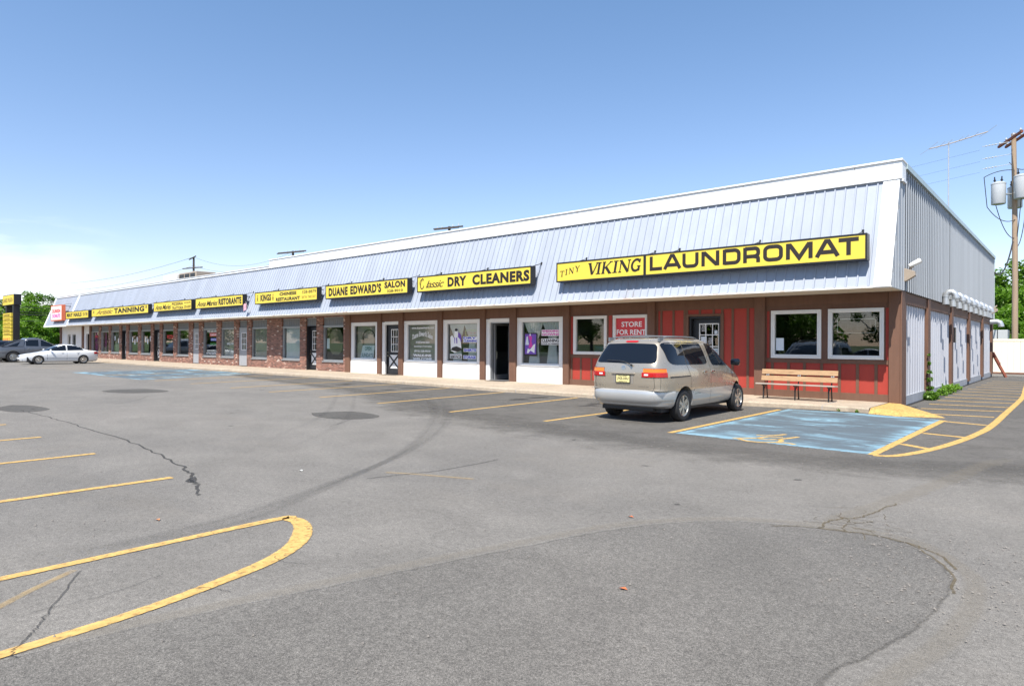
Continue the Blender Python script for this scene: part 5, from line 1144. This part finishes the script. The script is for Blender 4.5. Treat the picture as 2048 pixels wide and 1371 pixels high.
g = MB(); stroke(g, [(-.70, 1.21), (-.71, 1.13)], .007, lambda a, b: (a, VH.y(a, b)-.003, b)); stroke(g, [(-.70, .95), (-.71, .75), (-.68, .70)], .007, lambda a, b: (a, VH.y(a, b)-.003, b)); stroke(g, [(.68, .70), (.71, .75), (.70, .95)], .007, lambda a, b: (a, VH.y(a, b)-.003, b)); g.build('tailgate_seam', M['plastic'], van, fix=False)
for s_, fn_2 in (('SIENNA', lambda a, b: (a, VH.y(a, b)-.004, b)), ):
    g = MB(); text(g, s_, .36, .60, .745, .768, 0, bold=.01, fn=fn_2); g.build('badge_lettering', M['chrome'], van, fix=False)
g = MB(); text(g, 'XLE', -.62, -.50, .75, .775, 0, bold=.01, fn=lambda a, b: (a, VH.y(a, b)-.004, b)); g.build('badge_lettering', M['chrome'], van, fix=False)
g = MB(); text(g, 'SIENNA', -.98, -.70, .55, .58, 0, shear=.3, bold=.02, fn=lambda a, b: (VH.x(a, b)+.006, a, b)); g.build('badge_lettering', M['chrome'], van, fix=False)

# generic saloon car used by the white car and the reflected one
def saloon(label, paint, loc, rz):
    car = thing('saloon_car', label, 'car', loc, rz)
    H = Hull([(.18, -2.25, 2.20, .76), (.26, -2.37, 2.34, .84), (.45, -2.42, 2.40, .875), (.58, -2.42, 2.38, .885), (.68, -2.40, 2.20, .885), (.76, -2.38, 1.88, .88), (.82, -2.36, 1.50, .87), (.88, -2.33, 1.18, .855), (.92, -2.26, 1.02, .835), (.95, -2.05, .93, .81), (.965, -1.85, .89, .795), (1.0, -1.72, .82, .775), (1.1, -1.48, .60, .735), (1.2, -1.25, .40, .69), (1.3, -1.0, .18, .63), (1.36, -.82, .0, .57), (1.395, -.65, -.18, .48), (1.41, -.45, -.35, .34)], 5, 3.2, -.15)
    zs = zl(.18, .88, 22)+[.90, .92, .935, .95, .958, .965, .98, 1.0, 1.03, 1.07, 1.1, 1.14, 1.18, 1.22, 1.26, 1.3, 1.33, 1.36, 1.38, 1.395, 1.403, 1.41]
    b = H.mesh(zs).build('body', paint, car, smooth=28); cut_arches(b, (-1.34, 1.36), .345, .31)
    g = MB(); g.box(-.7, .7, -2.0, 2.0, .16, .5); g.build('underbody', M['plastic'], car)
    for sx in (1, -1):
        for nm, sm in (('rear_door_window', [(-1.38, .975, 1.02), (-1.2, .975, 1.19), (-1.0, .97, 1.27), (-.72, .965, 1.325), (-.36, .955, 1.34)]), ('front_door_window', [(-.28, .955, 1.34), (-.02, .95, 1.325), (.2, .945, 1.24), (.45, .94, 1.12), (.72, .935, .99), (.80, .935, .945)])):
            g = MB(); H.side(g, sm, sx, .007); g.build(nm, M['carglass'], car, smooth=60, fix=False)
        g = MB(); seam(H, g, [(-.32, 1.34), (-.32, .3)], sx, .012); seam(H, g, [(.86, .88), (.84, .3)], sx, .012); seam(H, g, [(-1.2, .95), (-1.05, .8), (-.98, .6)], sx, .012); seam(H, g, [(-.98, .42), (.98, .42)], sx, .012); g.build('door_seam', M['plastic'], car, fix=False)
        g = MB(); H.side(g, [(-.97, .50, .53), (.97, .50, .53)], sx, .01, nv=1, nu=10); g.build('side_moulding', paint, car, fix=False)
        for y in (-.95, .0): g = MB(); g.box(sx*.86, sx*.90, y-.1, y+.02, .79, .815); g.build('door_handle', paint, car, bevel=.006)
        g = MB(); g.box(sx*.82, sx*1.02, .62, .72, .93, 1.05); g.build('door_mirror', paint, car, bevel=.03)
        g = MB(); H.corner(g, .42, -2.02, .70, .86, sx, True, .012); g.build('tail_light', M['tail_red'], car, smooth=70, fix=False)
        g = MB(); H.corner(g, .38, 1.90, .56, .68, sx, False, .012); g.build('headlight', M['lens'], car, smooth=70, fix=False)
        for y in (-1.34, 1.36): wheel(car, sx*.775, y, .315, .195, sx, 5)
    g = MB(); H.end(g, [(-.62, 1.02, 1.12), (-.5, .98, 1.30), (0, .975, 1.345), (.5, .98, 1.30), (.62, 1.02, 1.12)], True, .007); g.build('rear_window', M['carglass'], car, smooth=60, fix=False)
    g = MB(); H.end(g, [(-.68, .95, 1.08), (-.52, .93, 1.31), (0, .925, 1.355), (.52, .93, 1.31), (.68, .95, 1.08)], False, .007); g.build('windscreen', M['carglass'], car, smooth=60, fix=False)
    g = MB(); H.end(g, [(-.36, .50, .60), (.36, .50, .60)], False, .012); H.end(g, [(-.5, .26, .34), (.5, .26, .34)], False, .01); g.build('grille', M['plastic'], car, fix=False)
    g = MB(); g.box(-.16, .16, -2.44, -2.42, .62, .74); g.build('licence_plate', M['plate'], car)
    return car
saloon('white saloon car parked with its rear to the kerb at the far left', M['carwhite'], (-51.88, -5.66, 0), R(180))
saloon('white saloon car across the lot, seen only mirrored in the laundromat glass', M['carwhite'], (-7.5, -29, 0), R(80))

# grey pickup with sail panels
pk = thing('pickup_truck', 'dark grey crew cab pickup truck with tinted windows behind the white car', 'pickup truck', (-58.5, -5.55, 0), 0)
PH = Hull([(.32, -2.70, 2.62, .92), (.42, -2.80, 2.78, .97), (.60, -2.82, 2.80, .99), (.80, -2.80, 2.78, 1.0), (.98, -2.78, 2.68, .99), (1.08, -2.77, 2.3, .975), (1.14, -2.76, 1.6, .955), (1.18, -2.74, 1.4, .94)], 9, 5, 0)
b = PH.mesh(zl(.32, 1.18, 18)).build('body', M['cargray'], pk, smooth=30); cut_arches(b, (-1.6, 1.7), .47, .40)
CH = Hull([(1.14, -1.0, 1.50, .93), (1.3, -.98, 1.22, .89), (1.5, -.94, .85, .84), (1.68, -.88, .50, .79), (1.78, -.82, .25, .74), (1.84, -.75, .05, .66), (1.865, -.6, -.15, .5)], 9, 4, -.1)
CH.mesh(zl(1.14, 1.78, 10)+[1.81, 1.84, 1.853, 1.865]).build('cab', M['cargray'], pk, smooth=35)
for sx in (1, -1):
    for nm, sm in (('rear_door_window', [(-.80, 1.24, 1.70), (.0, 1.23, 1.72)]), ('front_door_window', [(.16, 1.23, 1.71), (.42, 1.22, 1.66), (.75, 1.21, 1.50), (1.15, 1.20, 1.27), (1.25, 1.20, 1.22)])):
        g = MB(); CH.side(g, sm, sx, .008); g.build(nm, M['carglass'], pk, smooth=60, fix=False)
    g = MB(); g.add([(sx*.90, -2.25, 1.17), (sx*.90, -.95, 1.17), (sx*.80, -.88, 1.74), (sx*.82, -1.15, 1.72), (sx*.84, -2.25, 1.17), (sx*.84, -.95, 1.17), (sx*.74, -.88, 1.74), (sx*.76, -1.15, 1.72)], [(0, 1, 2, 3), (7, 6, 5, 4), (0, 4, 5, 1), (1, 5, 6, 2), (2, 6, 7, 3), (3, 7, 4, 0)]); g.build('sail_panel', M['cargray'], pk)
    g = MB(); g.ngon([(sx*.902, -1.95, 1.22), (sx*.902, -1.35, 1.22), (sx*.845, -1.15, 1.56)]); g.build('sail_window', M['carglass'], pk, fix=False)
    g = MB(); g.tube([(sx*.92, -2.3, 1.19), (sx*.92, -1.0, 1.19)], .03, 6); g.build('bed_rail', M['plastic'], pk)
    g = MB(); PH.corner(g, .80, -2.58, .80, 1.13, sx, True, .012); g.build('tail_light', M['tail_red'], pk, fix=False)
    g = MB(); PH.corner(g, .55, 2.5, .75, .95, sx, False, .012); g.build('headlight', M['lens'], pk, fix=False)
    g = MB(); g.box(sx*.94, sx*1.18, 1.05, 1.2, 1.2, 1.4); g.build('door_mirror', M['plastic'], pk, bevel=.03)
    g = MB(); seam(PH, g, [(-.9, 1.15), (-.88, .5)], sx, .014); seam(PH, g, [(.1, 1.15), (.1, .5)], sx, .014); seam(PH, g, [(1.2, 1.1), (1.15, .5)], sx, .014); g.build('door_seam', M['plastic'], pk, fix=False)
    g = MB(); PH.side(g, [(-2.7, .42, .66), (-2.1, .42, .66)], sx, .012); PH.side(g, [(-1.1, .38, .5), (1.2, .38, .5)], sx, .012); g.build('cladding', M['rackgrey'], pk, fix=False)
    for y in (-.75, .22): g = MB(); g.box(sx*.985, sx*1.01, y, y+.14, 1.0, 1.04); g.build('door_handle', M['chrome'], pk)
    for y in (-1.6, 1.7): wheel(pk, sx*.86, y, .41, .26, sx, 6, .60)
g = MB(); g.box(-.85, .85, -2.95, -2.78, .45, .62); g.build('rear_bumper', M['rackgrey'], pk, bevel=.03)
g = MB(); g.box(-.8, .8, -2, 2.2, .3, .5); g.build('underbody', M['plastic'], pk)
g = MB(); g.box(-.78, .78, -2.5, -1.0, 1.185, 1.20); g.build('bed_cover', M['plastic'], pk)
# dark estate behind the pickup
sv_ = thing('estate_car', 'dark blue estate car just beyond the grey pickup at the left edge', 'car', (-61.6, -6.0, 0))
EH = Hull([(.25, -2.3, 2.3, .84), (.5, -2.38, 2.36, .9), (.8, -2.36, 2.2, .91), (.98, -2.32, 1.5, .89), (1.05, -2.28, 1.2, .87), (1.35, -2.1, .7, .79), (1.55, -1.98, .3, .72), (1.64, -1.85, .0, .6), (1.66, -1.6, -.3, .45)], 7, 3.2, -.2)
b = EH.mesh(zl(.25, 1.5, 24)+[1.55, 1.6, 1.64, 1.652, 1.66]).build('body', M['cardark'], sv_, smooth=30); cut_arches(b, (-1.4, 1.4), .38, .34)
for sx in (1, -1):
    g = MB(); EH.side(g, [(-2.0, 1.12, 1.4), (-1.7, 1.08, 1.52), (.1, 1.07, 1.52), (.5, 1.06, 1.33), (.85, 1.06, 1.15)], sx, .007); g.build('side_window', M['carglass'], sv_, fix=False)
    g = MB(); EH.corner(g, .6, -2.1, .9, 1.1, sx, True, .012); g.build('tail_light', M['tail_red'], sv_, fix=False)
    for y in (-1.4, 1.4): wheel(sv_, sx*.79, y, .34, .21, sx, 5)
g = MB(); EH.end(g, [(-.65, 1.12, 1.45), (0, 1.1, 1.52), (.65, 1.12, 1.45)], True, .007); g.build('rear_window', M['carglass'], sv_, fix=False)

# ------------------------------------------------------------------ yard: fence, poles, antenna
fn_ = thing('vinyl_fence', 'cream vinyl privacy fence behind the side lane', 'fence', (-3, 28.5, 0))
g = MB()
x = -3.0
while x < 22: g.box(x, x+.29, 0, .03, .12, 1.92); x += .30
g.build('fence_panel', M['cream'], fn_)
g = MB(); g.box(-3, 22, -.02, .05, 1.92, 2.05); g.box(-3, 22, -.02, .05, .04, .14); g.build('rail', M['cream'], fn_)
for k in range(11): g = MB(); g.box(-3+k*2.5-.06, -3+k*2.5+.06, -.045, .06, 0, 2.07); g.build('post', M['cream'], fn_, bevel=.006)
g = MB(); g.box(-6, 19, 27.9, 28.45, -.02, .10); tag(g.build('mulch_strip', M['patio'], bevel=.03), 'strip of brown mulch along the foot of the cream fence', 'mulch')['kind'] = 'structure'
cb = thing('electrical_cabinet', 'pale grey electrical cabinet behind the cream fence by the building corner', 'cabinet', (-.35, 30.6, 0))
g = MB(); g.box(-.7, -.02, 0, .6, 0, 2.62); g.box(.02, .55, 0, .6, 0, 2.62); g.build('housing', M['can'], cb, bevel=.02)
g = MB(); g.box(-.02, .02, .02, .5, 0, 2.6); g.build('gap_panel', M['black'], cb)
# leaning A frame
t = thing('leaning_sawhorse', 'reddish brown wooden trestle leaning at the far end of the side wall', 'trestle', (-.02, 22.9, 0))
g = MB(); g.tube([(.05, 0, 1.25), (.62, 0, 0)], .05, 4); g.tube([(.05, .5, 1.25), (.62, .5, 0)], .05, 4); g.build('leg', M['rust'], t)
g = MB(); g.add([(.05, -.05, 1.3), (.05, .55, 1.3), (.33, .55, .68), (.33, -.05, .68), (.10, -.05, 1.32), (.10, .55, 1.32), (.38, .55, .70), (.38, -.05, .70)], [(0, 1, 2, 3), (7, 6, 5, 4), (0, 4, 5, 1), (1, 5, 6, 2), (2, 6, 7, 3), (3, 7, 4, 0)]); g.build('board', M['rust'], t)
# near utility pole with transformers
up = thing('utility_pole', 'tall timber utility pole with three grey transformer cans beyond the cream fence', 'utility pole', (.55, 29.9, 0))
g = MB(); g.tube([(0, 0, 0), (0, 0, 5), (-.03, 0, 10), (-.1, 0, 14.4)], .165, 14, r2=.125); g.build('shaft', M['pole'], up, smooth=50)
rx = Vector((.752, .659, 0)); dd = Vector((-.659, .752, 0))
for s_ in (-.16, .16):
    g = MB(); c0 = Vector((-.1, 0, 14.05))+rx*s_*1.4; dirv = (dd*.93+rx*.28).normalized()
    Mx = Matrix.Translation(c0) @ Matrix(((dirv.x, -dirv.y, 0, 0), (dirv.y, dirv.x, 0, 0), (0, 0, 1, 0), (0, 0, 0, 1))); g.obox(Mx, 3.2, .11, .14); g.build('crossarm', M['rust'], up)
    for k in (-1.4, -.5, .5, 1.4): p0 = c0+dirv*k; g = MB(); g.tube([p0+Vector((0, 0, .07)), p0+Vector((0, 0, .25))], [.05, .03], 8); g.tube([p0+Vector((0, 0, .13)), p0+Vector((0, 0, .17))], .075, 8); g.build('insulator', M['can'], up)
for k, (a, zz) in enumerate(((-1.2, 13.95), (0, 13.2), (1.0, 12.6))):
    p0 = Vector((-.1, 0, zz)); p1 = p0-rx*1.9+Vector((0, 0, -.35)); g = MB(); g.tube([p0, p1], .018, 6); 
    for q in (.55, .65, .75, .85): c = p0.lerp(p1, q); g.tube([c, c+(p1-p0).normalized()*.07], .04, 8)
    g.build('insulator_string', M['can'], up)
cans = [(-rx*1.0+dd*-.05, 10.75, .37, 1.25), (rx*.05-dd*.52, 11.05, .40, 1.35), (rx*.42+dd*.50, 10.65, .37, 1.25)]
for off, zc, r_, h_ in cans:
    c = empty('transformer', (off.x-.05, off.y, zc)); c.parent = up
    g = MB(); g.lathe([(0, -h_/2), (r_*.93, -h_/2), (r_, -h_/2+.04), (r_, h_/2-.08), (r_*1.04, h_/2-.06), (r_*1.04, h_/2), (r_*.7, h_/2+.07), (0, h_/2+.09)], Matrix(), 28); g.build('tank', M['can'], c, smooth=35)
    for q in (-.35, .3): g = MB(); g.tube([(q*.5, 0, h_/2+.05), (q*.55, 0, h_/2+.42)], [.05, .03], 8); g.tube([(q*.52, 0, h_/2+.18), (q*.53, 0, h_/2+.22)], .075, 8); g.build('bushing', M['iron'], c)
    g = MB(); g.tube([(0, 0, 0), (-off.x*.8, -off.y*.8, 0)], .05, 6); g.build('mounting_arm', M['steel'], c)
def hang(name, a, b, sag, r_, mat, parent=None, n=24, **tg):
    a, b = Vector(a), Vector(b); pts = [a.lerp(b, k/n)+Vector((0, 0, -4*sag*(k/n)*(1-k/n))) for k in range(n+1)]
    g = MB(); g.tube(pts, r_, 5); o = g.build(name, M[mat], parent, fix=False); 
    if tg: tag(o, **tg)
    return o
for a, b, s_ in (((-.05, 0, 12.2), (-1.45, -.95, 11.8), -.15), ((-1.45, -.95, 11.8), (-1.3, -.9, 10.0), 0), ((-1.3, -.9, 10.0), (0, -.15, 9.2), .4), ((-.9, -.6, 10.1), (0, -.1, 8.1), .55), ((.5, .3, 10.0), (.1, 0, 7.6), .5), ((.3, -.5, 10.4), (.05, 0, 7.9), .2), ((-.3, 0, 12.7), (.5, .5, 12.3), .2)): hang('lead_wire', a, b, s_, .022, 'wire', up)
hang('service_cable', (.45, 29.75, 7.9), (.1, 23.2, 5.5), .75, .04, 'wire', label='thick black service cable sagging from the transformer pole to the building corner', cat='cable')
lbs = ('uppermost', 'middle', 'lowest')
for k, z in enumerate((13.9, 13.2, 12.55)): hang('overhead_wire', (-1.1, 29, z-.4), (-90, 60, z+2), 1.2, .005, 'wire', label='thin %s overhead wire running left from the transformer pole' % lbs[k], cat='wire', group='wires from the transformer pole')
# television aerial
an = thing('television_aerial', 'television aerial on a thin mast rising above the metal side wall', 'aerial', (-.9, 15.0, 5.6))
g = MB(); g.tube([(0, 0, 0), (0, 0, 5.05)], .028, 8); g.build('mast', M['steel'], an)
ab = -rx*.78+Vector((-.1, .15, -.17)); ae = rx*1.52+Vector((.2, -.3, .44)); mc = Vector((0, 0, 4.95))
bd = (ae-ab).normalized()
g = MB(); g.tube([mc+ab, mc, mc+ae], .022, 6); g.build('boom', M['tan'], an)
for q, l in ((0.0, 1.5), (.2, .8), (.33, .7), (.52, .65), (.62, .6), (.78, .6), (1.0, 1.3)):
    c = mc+ab.lerp(ae, q); d_ = Vector((-.55, .80, -.05)).normalized(); g = MB(); g.tube([c-d_*l/2-Vector((0, 0, -.05)), c, c+d_*l/2], .010, 5); g.build('element', M['steel'], an)
hang('coax_cable', (-.9, 14.98, 10.4), (.09, 14.9, 6.3), .1, .012, 'wire', an) if 0 else None
# rooftop plant at the far left
ru = thing('rooftop_unit', 'grey and white rooftop ventilation unit above the metal mansard roof', 'rooftop unit', (-61.5, 6, 5.6))
g = MB(); g.box(-2.6, .6, 0, 2, 0, 2.45); g.build('white_casing', M['vinyl'], ru, bevel=.05)
g = MB(); g.box(.6, 4.4, .2, 2, 0, 2.5); g.build('grey_casing', M['tan'], ru, bevel=.04)
g = MB(); 
for k in range(3): g.box(.75+k*1.2, 1.75+k*1.2, .18, .2, 1.3, 2.35)
g.build('louvre', M['iron'], ru)
g = MB(); g.tube([(-3.2, 1, 0), (-3.2, 1, 2.2)], .35, 12); g.lathe([(0, 2.2), (.6, 2.2), (.5, 2.5), (0, 2.6)], Matrix.Translation((-3.2, 1, 0)), 14); g.build('exhaust_cowl', M['steel'], ru, smooth=40)
# poles behind the roof
PR = [(-95.5, 22, 14.1), (-74.6, 26, 13.65), (-44.9, 26.2, 13.5)]
plab = ('dark utility pole with two crossarms rising behind the roof by the rooftop unit', 'utility pole whose crossarm just shows over the middle of the roof', 'utility pole whose crossarm just shows over the white fascia above the dry cleaner')
for (x, y, z), lb in zip(PR, plab):
    p_ = thing('utility_pole', lb, 'utility pole', (x, y, 0), group='utility poles behind the building')
    g = MB(); g.tube([(0, 0, 0), (0, 0, z)], .2, 10, r2=.14); g.build('shaft', M['darkpole'], p_)
    zz = z-.15 if x > -90 else z-1.55
    g = MB(); g.obox(Matrix.Translation((0, -.18, zz)) @ Matrix.Rotation(R(12), 4, 'Z'), 4.6 if x < -90 else 5.2 if x < -60 else 3.6, .12, .14)
    if x < -90: g.obox(Matrix.Translation((0, -.18, z-.05)) @ Matrix.Rotation(R(-8), 4, 'Y'), 2.3, .12, .14)
    else: g.obox(Matrix.Translation((0, -.4, zz-.12)) @ Matrix.Rotation(R(12), 4, 'Z'), 5.0 if x < -60 else 3.0, .1, .1)
    g.build('crossarm', M['darkpole'], p_)
    for k in (-2, -1.1, .9, 1.9): g = MB(); g.tube([(k*(1 if x < -60 else .8), -.18, zz+.05), (k*(1 if x < -60 else .8), -.18, zz+.28)], [.06, .04], 6); g.build('insulator', M['can'], p_)
for k, (z0, lb) in enumerate(((14.2, 'upper'), (12.9, 'lower'))):
    hang('overhead_wire', (-95.5, 22, z0), (-150, 12, z0-1.5), 1.5, .02, 'wire', label='thin %s wire running left of the dark pole across the pale clouds' % lb, cat='wire', group='wires behind the roof')
    hang('overhead_wire', (-95.5, 22, z0), (-74.6, 26, 13.6-k*.3), 1.6, .014, 'wire', label='thin %s wire sagging right from the dark pole to the next' % lb, cat='wire', group='wires behind the roof')
for k, (za, zb, r_) in enumerate(((5.60, 5.55, .035), (5.05, 5.0, .03), (4.75, 4.72, .045), (4.1, 3.9, .03))):
    hang('overhead_wire', (-88, -30, za+1.2), (-88, 40, zb+1.2), 1.3, r_, 'wire', label='black roadside wire crossing in front of the far left trees, %s of four' % ('topmost', 'second', 'third', 'lowest')[k], cat='wire', group='roadside wires in front of the trees')
# pylon sign
ps = thing('pylon_sign', 'black roadside pylon sign with a yellow head and a ladder of yellow tenant boards', 'sign', (-80.6, -3.0, 0))
g = MB(); g.box(-2.4, 2.4, 0, .62, 5.3, 6.42); g.build('head_cabinet', M['black'], ps, bevel=.03)
g = MB(); g.box(-2.32, 2.32, -.03, 0, 5.38, 6.34); g.build('head_face', M['yellow_sign'], ps)
g = MB(); text(g, 'LAKE', -2.0, -.2, 5.65, 6.05, -.04, bold=.02); g.build('lettering', M['goldscript'], ps, fix=False)
g = MB(); text(g, 'PLAZA', .2, 2.0, 5.65, 6.05, -.04, bold=.02); g.build('lettering', M['goldscript'], ps, fix=False)
for x in (-1.2, 1.75): g = MB(); g.box(x-.28, x+.28, .05, .58, 0, 5.3); g.build('post', M['black'], ps)
zt = 4.5
for k, (h_, s) in enumerate(((.42, 'LAUNDROMAT'), (.36, 'CLEANERS'), (.38, 'SALON'), (.36, 'KINGS'), (.34, 'PIZZERIA'), (.34, 'TANNING'), (.95, 'NAILS'), (.4, 'DONUTS'))):
    g = MB(); g.box(-1.7, 1.75, -.12, .04, zt-h_+.04, zt); bd_ = g.build('tenant_board', M['yellow_sign'], ps)
    g = MB(); text(g, s, -1.4, 1.4, zt-h_*.8, zt-h_*.25, -.13, bold=.01); g.build('lettering', M['redink' if k == 6 else 'goldscript'], bd_, fix=False); zt -= h_+.02
M['flagcloth'] = simple('flag_cloth', (.62, .34, .40), .8, var=.5, vscale=9)
# small US flag hanging by the ristorante sign
t = thing('small_flag', 'small red and white flag hanging at the lower corner of the ristorante sign', 'flag', (-32.3, -1.55, 3.62))
g = MB(); g.grid(lambda u, v: (-.12+.3*u, .04*math.sin(u*9), -.22+.38*v+.06*u), 10, 5); g.build('cloth', M['flagcloth'], t, fix=False)
g = MB(); g.tube([(.15, .25, -.3), (.15, 0, .3)], .012, 5); g.build('stick', M['vinyl'], t)

# ------------------------------------------------------------------ trees and weeds
def leafcloud(g, blobs, n, size, rnd, flat=.6):
    tot = sum(b[3]**2 for b in blobs)
    for cx, cy, cz, r_ in blobs:
        for k in range(int(n*r_*r_/tot)):
            v = Vector((rnd.gauss(0, 1), rnd.gauss(0, 1), rnd.gauss(0, 1))).normalized()*r_*(rnd.random()**.33)*rnd.uniform(.72, 1.12); v.z *= .8
            c = Vector((cx, cy, cz))+v
            a = Vector((rnd.gauss(0, 1), rnd.gauss(0, 1), rnd.gauss(0, flat))).normalized(); b_ = a.cross(Vector((rnd.gauss(0, .6), rnd.gauss(0, .6), 1))).normalized(); s = size*rnd.uniform(.55, 1.3)
            g.add([c-a*s, c-b_*s*.55, c+a*s, c+b_*s*.55], [(0, 1, 2, 3)])
def tree(name, h, cr, seed, leaf, n=5200, size=.2, low=.22, parentname='tree'):
    rnd = random.Random(seed); t = empty(name)
    g = MB(); top = h*.72; g.tube([(0, 0, 0), (rnd.uniform(-.1, .1), 0, top*.4), (rnd.uniform(-.3, .3), rnd.uniform(-.3, .3), top)], h*.028, 9, r2=h*.007); blobs = []
    for k in range(13):
        a = rnd.uniform(0, 6.28); zb = h*rnd.uniform(.16, .6); l = cr*rnd.uniform(.45, .95); e = Vector((math.cos(a)*l, math.sin(a)*l, zb+h*rnd.uniform(.05, .25)))
        g.tube([(0, 0, zb), (e.x*.5, e.y*.5, zb+(e.z-zb)*.35), e], h*.011, 6, r2=h*.003); blobs.append((e.x, e.y, e.z, cr*rnd.uniform(.22, .42)))
    for k in range(16):
        zz = h*rnd.uniform(low, 1-.08); f_ = math.sin(min(1, max(0, (zz/h-low*.6)/(1-low*.6)))**.75*3.14159)**.6; a = rnd.uniform(0, 6.28); rr = cr*f_*rnd.uniform(.2, .8); blobs.append((math.cos(a)*rr, math.sin(a)*rr, zz, cr*rnd.uniform(.20, .40)))
    blobs.append((0, 0, h*.86, cr*.3))
    g.build('trunk', M['bark'], t, smooth=60)
    g = MB(); leafcloud(g, blobs, n, size, rnd); o = g.build('crown', M[leaf], t, fix=False); return t
protos = [tree('broadleaf_tree', 8.2, 3.6, 1, 'leaf', 6500, .21), tree('broadleaf_tree', 9.6, 3.4, 5, 'leaf2', 6000, .20), tree('broadleaf_tree', 7.2, 3.9, 9, 'leaf', 6500, .22, .12), tree('slender_tree', 10.5, 2.0, 12, 'leaf2', 2200, .16, .5)]
used = [False]*4
def plant(k, x, y, s, rz, label, group, z=0):
    o = protos[k]
    if used[k]: o = copy_tree(protos[k])
    used[k] = True; o.location = (x, y, z); o.scale = (s, s, s*random.uniform(.93, 1.07)); o.rotation_euler = (0, 0, rz); return tag(o, label, 'tree', group)
rt = random.Random(21)
def line(px, depth):      # ground point on the bearing measured for a photo column
    v = dd+rx*((px-1024)/1299.1); return 3.53+v.x*depth, -19.33+v.y*depth
gl = 'trees beyond the road at the far left'
far = [(-35, 112, 1.0, 0), (-5, 104, .92, 2), (18, 118, 1.08, 1), (40, 106, 1.05, 0), (52, 96, .78, 2), (68, 116, 1.05, 1), (74, 98, .70, 2), (88, 124, 1.06, 0), (100, 108, .78, 0), (112, 120, .95, 2), (-20, 90, .62, 2), (124, 112, .8, 1), (30, 92, .6, 0)]
for i, (px, dp, s, k) in enumerate(far):
    x, y = line(px, dp); plant(k, x, y, s, rt.uniform(0, 6), 'bright green broadleaf tree in the row beyond the road at the far left', gl)
x, y = line(84, 128); plant(3, x, y, 1.12, 1, 'slender sparse tree standing above the far left tree line, left of the pair', gl)
x, y = line(104, 126); plant(3, x, y, 1.1, 3, 'slender sparse tree above the far left tree line, nearest the roof end', gl)
gr = 'trees beyond the cream fence'
for i, (px, dp, s, k) in enumerate([(1978, 66, 1.05, 1), (2000, 60, .93, 0), (2012, 72, 1.22, 2), (2032, 58, .84, 2), (2044, 68, 1.1, 1), (2066, 60, 1.0, 0), (2090, 64, 1.05, 2), (1990, 52, .55, 2), (2022, 50, .48, 0), (2052, 50, .52, 2)]):
    x, y = line(px, dp); plant(k, x, y, s, rt.uniform(0, 6), 'dense green broadleaf tree behind the cream fence', gr)
gb = 'trees across the road behind the camera'
for i in range(15):
    plant((0, 2, 1)[i % 3], -62+i*6.3+rt.uniform(-1.5, 1.5), -56+rt.uniform(-4, 4), rt.uniform(.85, 1.2), rt.uniform(0, 6), 'dark tree across the lot seen mirrored in the shop glass', gb)
for i in range(12):
    plant((0, 2, 1)[i % 3], -112+rt.uniform(-5, 5), -78+i*6.4, rt.uniform(1.0, 1.3), rt.uniform(0, 6), 'tree beyond the road outside the left edge, mirrored in the brick shop windows', gb)
def weed(name, label, pts, n, seed, size=.045):
    rnd = random.Random(seed); t = thing(name, label, 'weed', (pts[0][0], pts[0][1], 0)); ox, oy = pts[0][:2]
    g = MB()
    for x, y, z, r_ in pts: g.tube([(x-ox, y-oy, 0), (x-ox+.03, y-oy, z*.6), (x-ox, y-oy, z+r_*.5)], .006, 5)
    g.build('stem', M['bark'], t)
    g = MB(); leafcloud(g, [(x-ox, y-oy, max(z, r_*.6), r_) for x, y, z, r_ in pts], n, size, rnd, 1.2); g.build('leaves', M['leaf'], t, fix=False)
weed('weed_plant', 'green weed climbing the second brown post at the foot of the side wall', [(.12, 3.5, .10, .20), (.17, 4.05, .08, .18), (.1, 3.85, .35, .10), (.09, 3.8, .6, .09), (.09, 3.78, .85, .08), (.08, 3.8, 1.1, .06), (.08, 3.78, 1.35, .05)], 900, 3)
weed('weed_plant', 'low green weeds trailing along the foundation past the second side post', [(.10, 6.0, .08, .20), (.12, 6.9, .10, .25), (.12, 7.8, .09, .22), (.10, 8.7, .08, .20), (.10, 9.6, .08, .16)], 800, 8, .05)
weed('kerb_weed', 'tiny green weed in the kerb joint near the yellow ramp, left tuft', [(-.95, -2.0, .03, .05)], 40, 4, .02)
weed('kerb_weed', 'tiny green weed in the kerb joint near the yellow ramp, right tuft', [(-.55, -1.97, .03, .06)], 50, 5, .02)
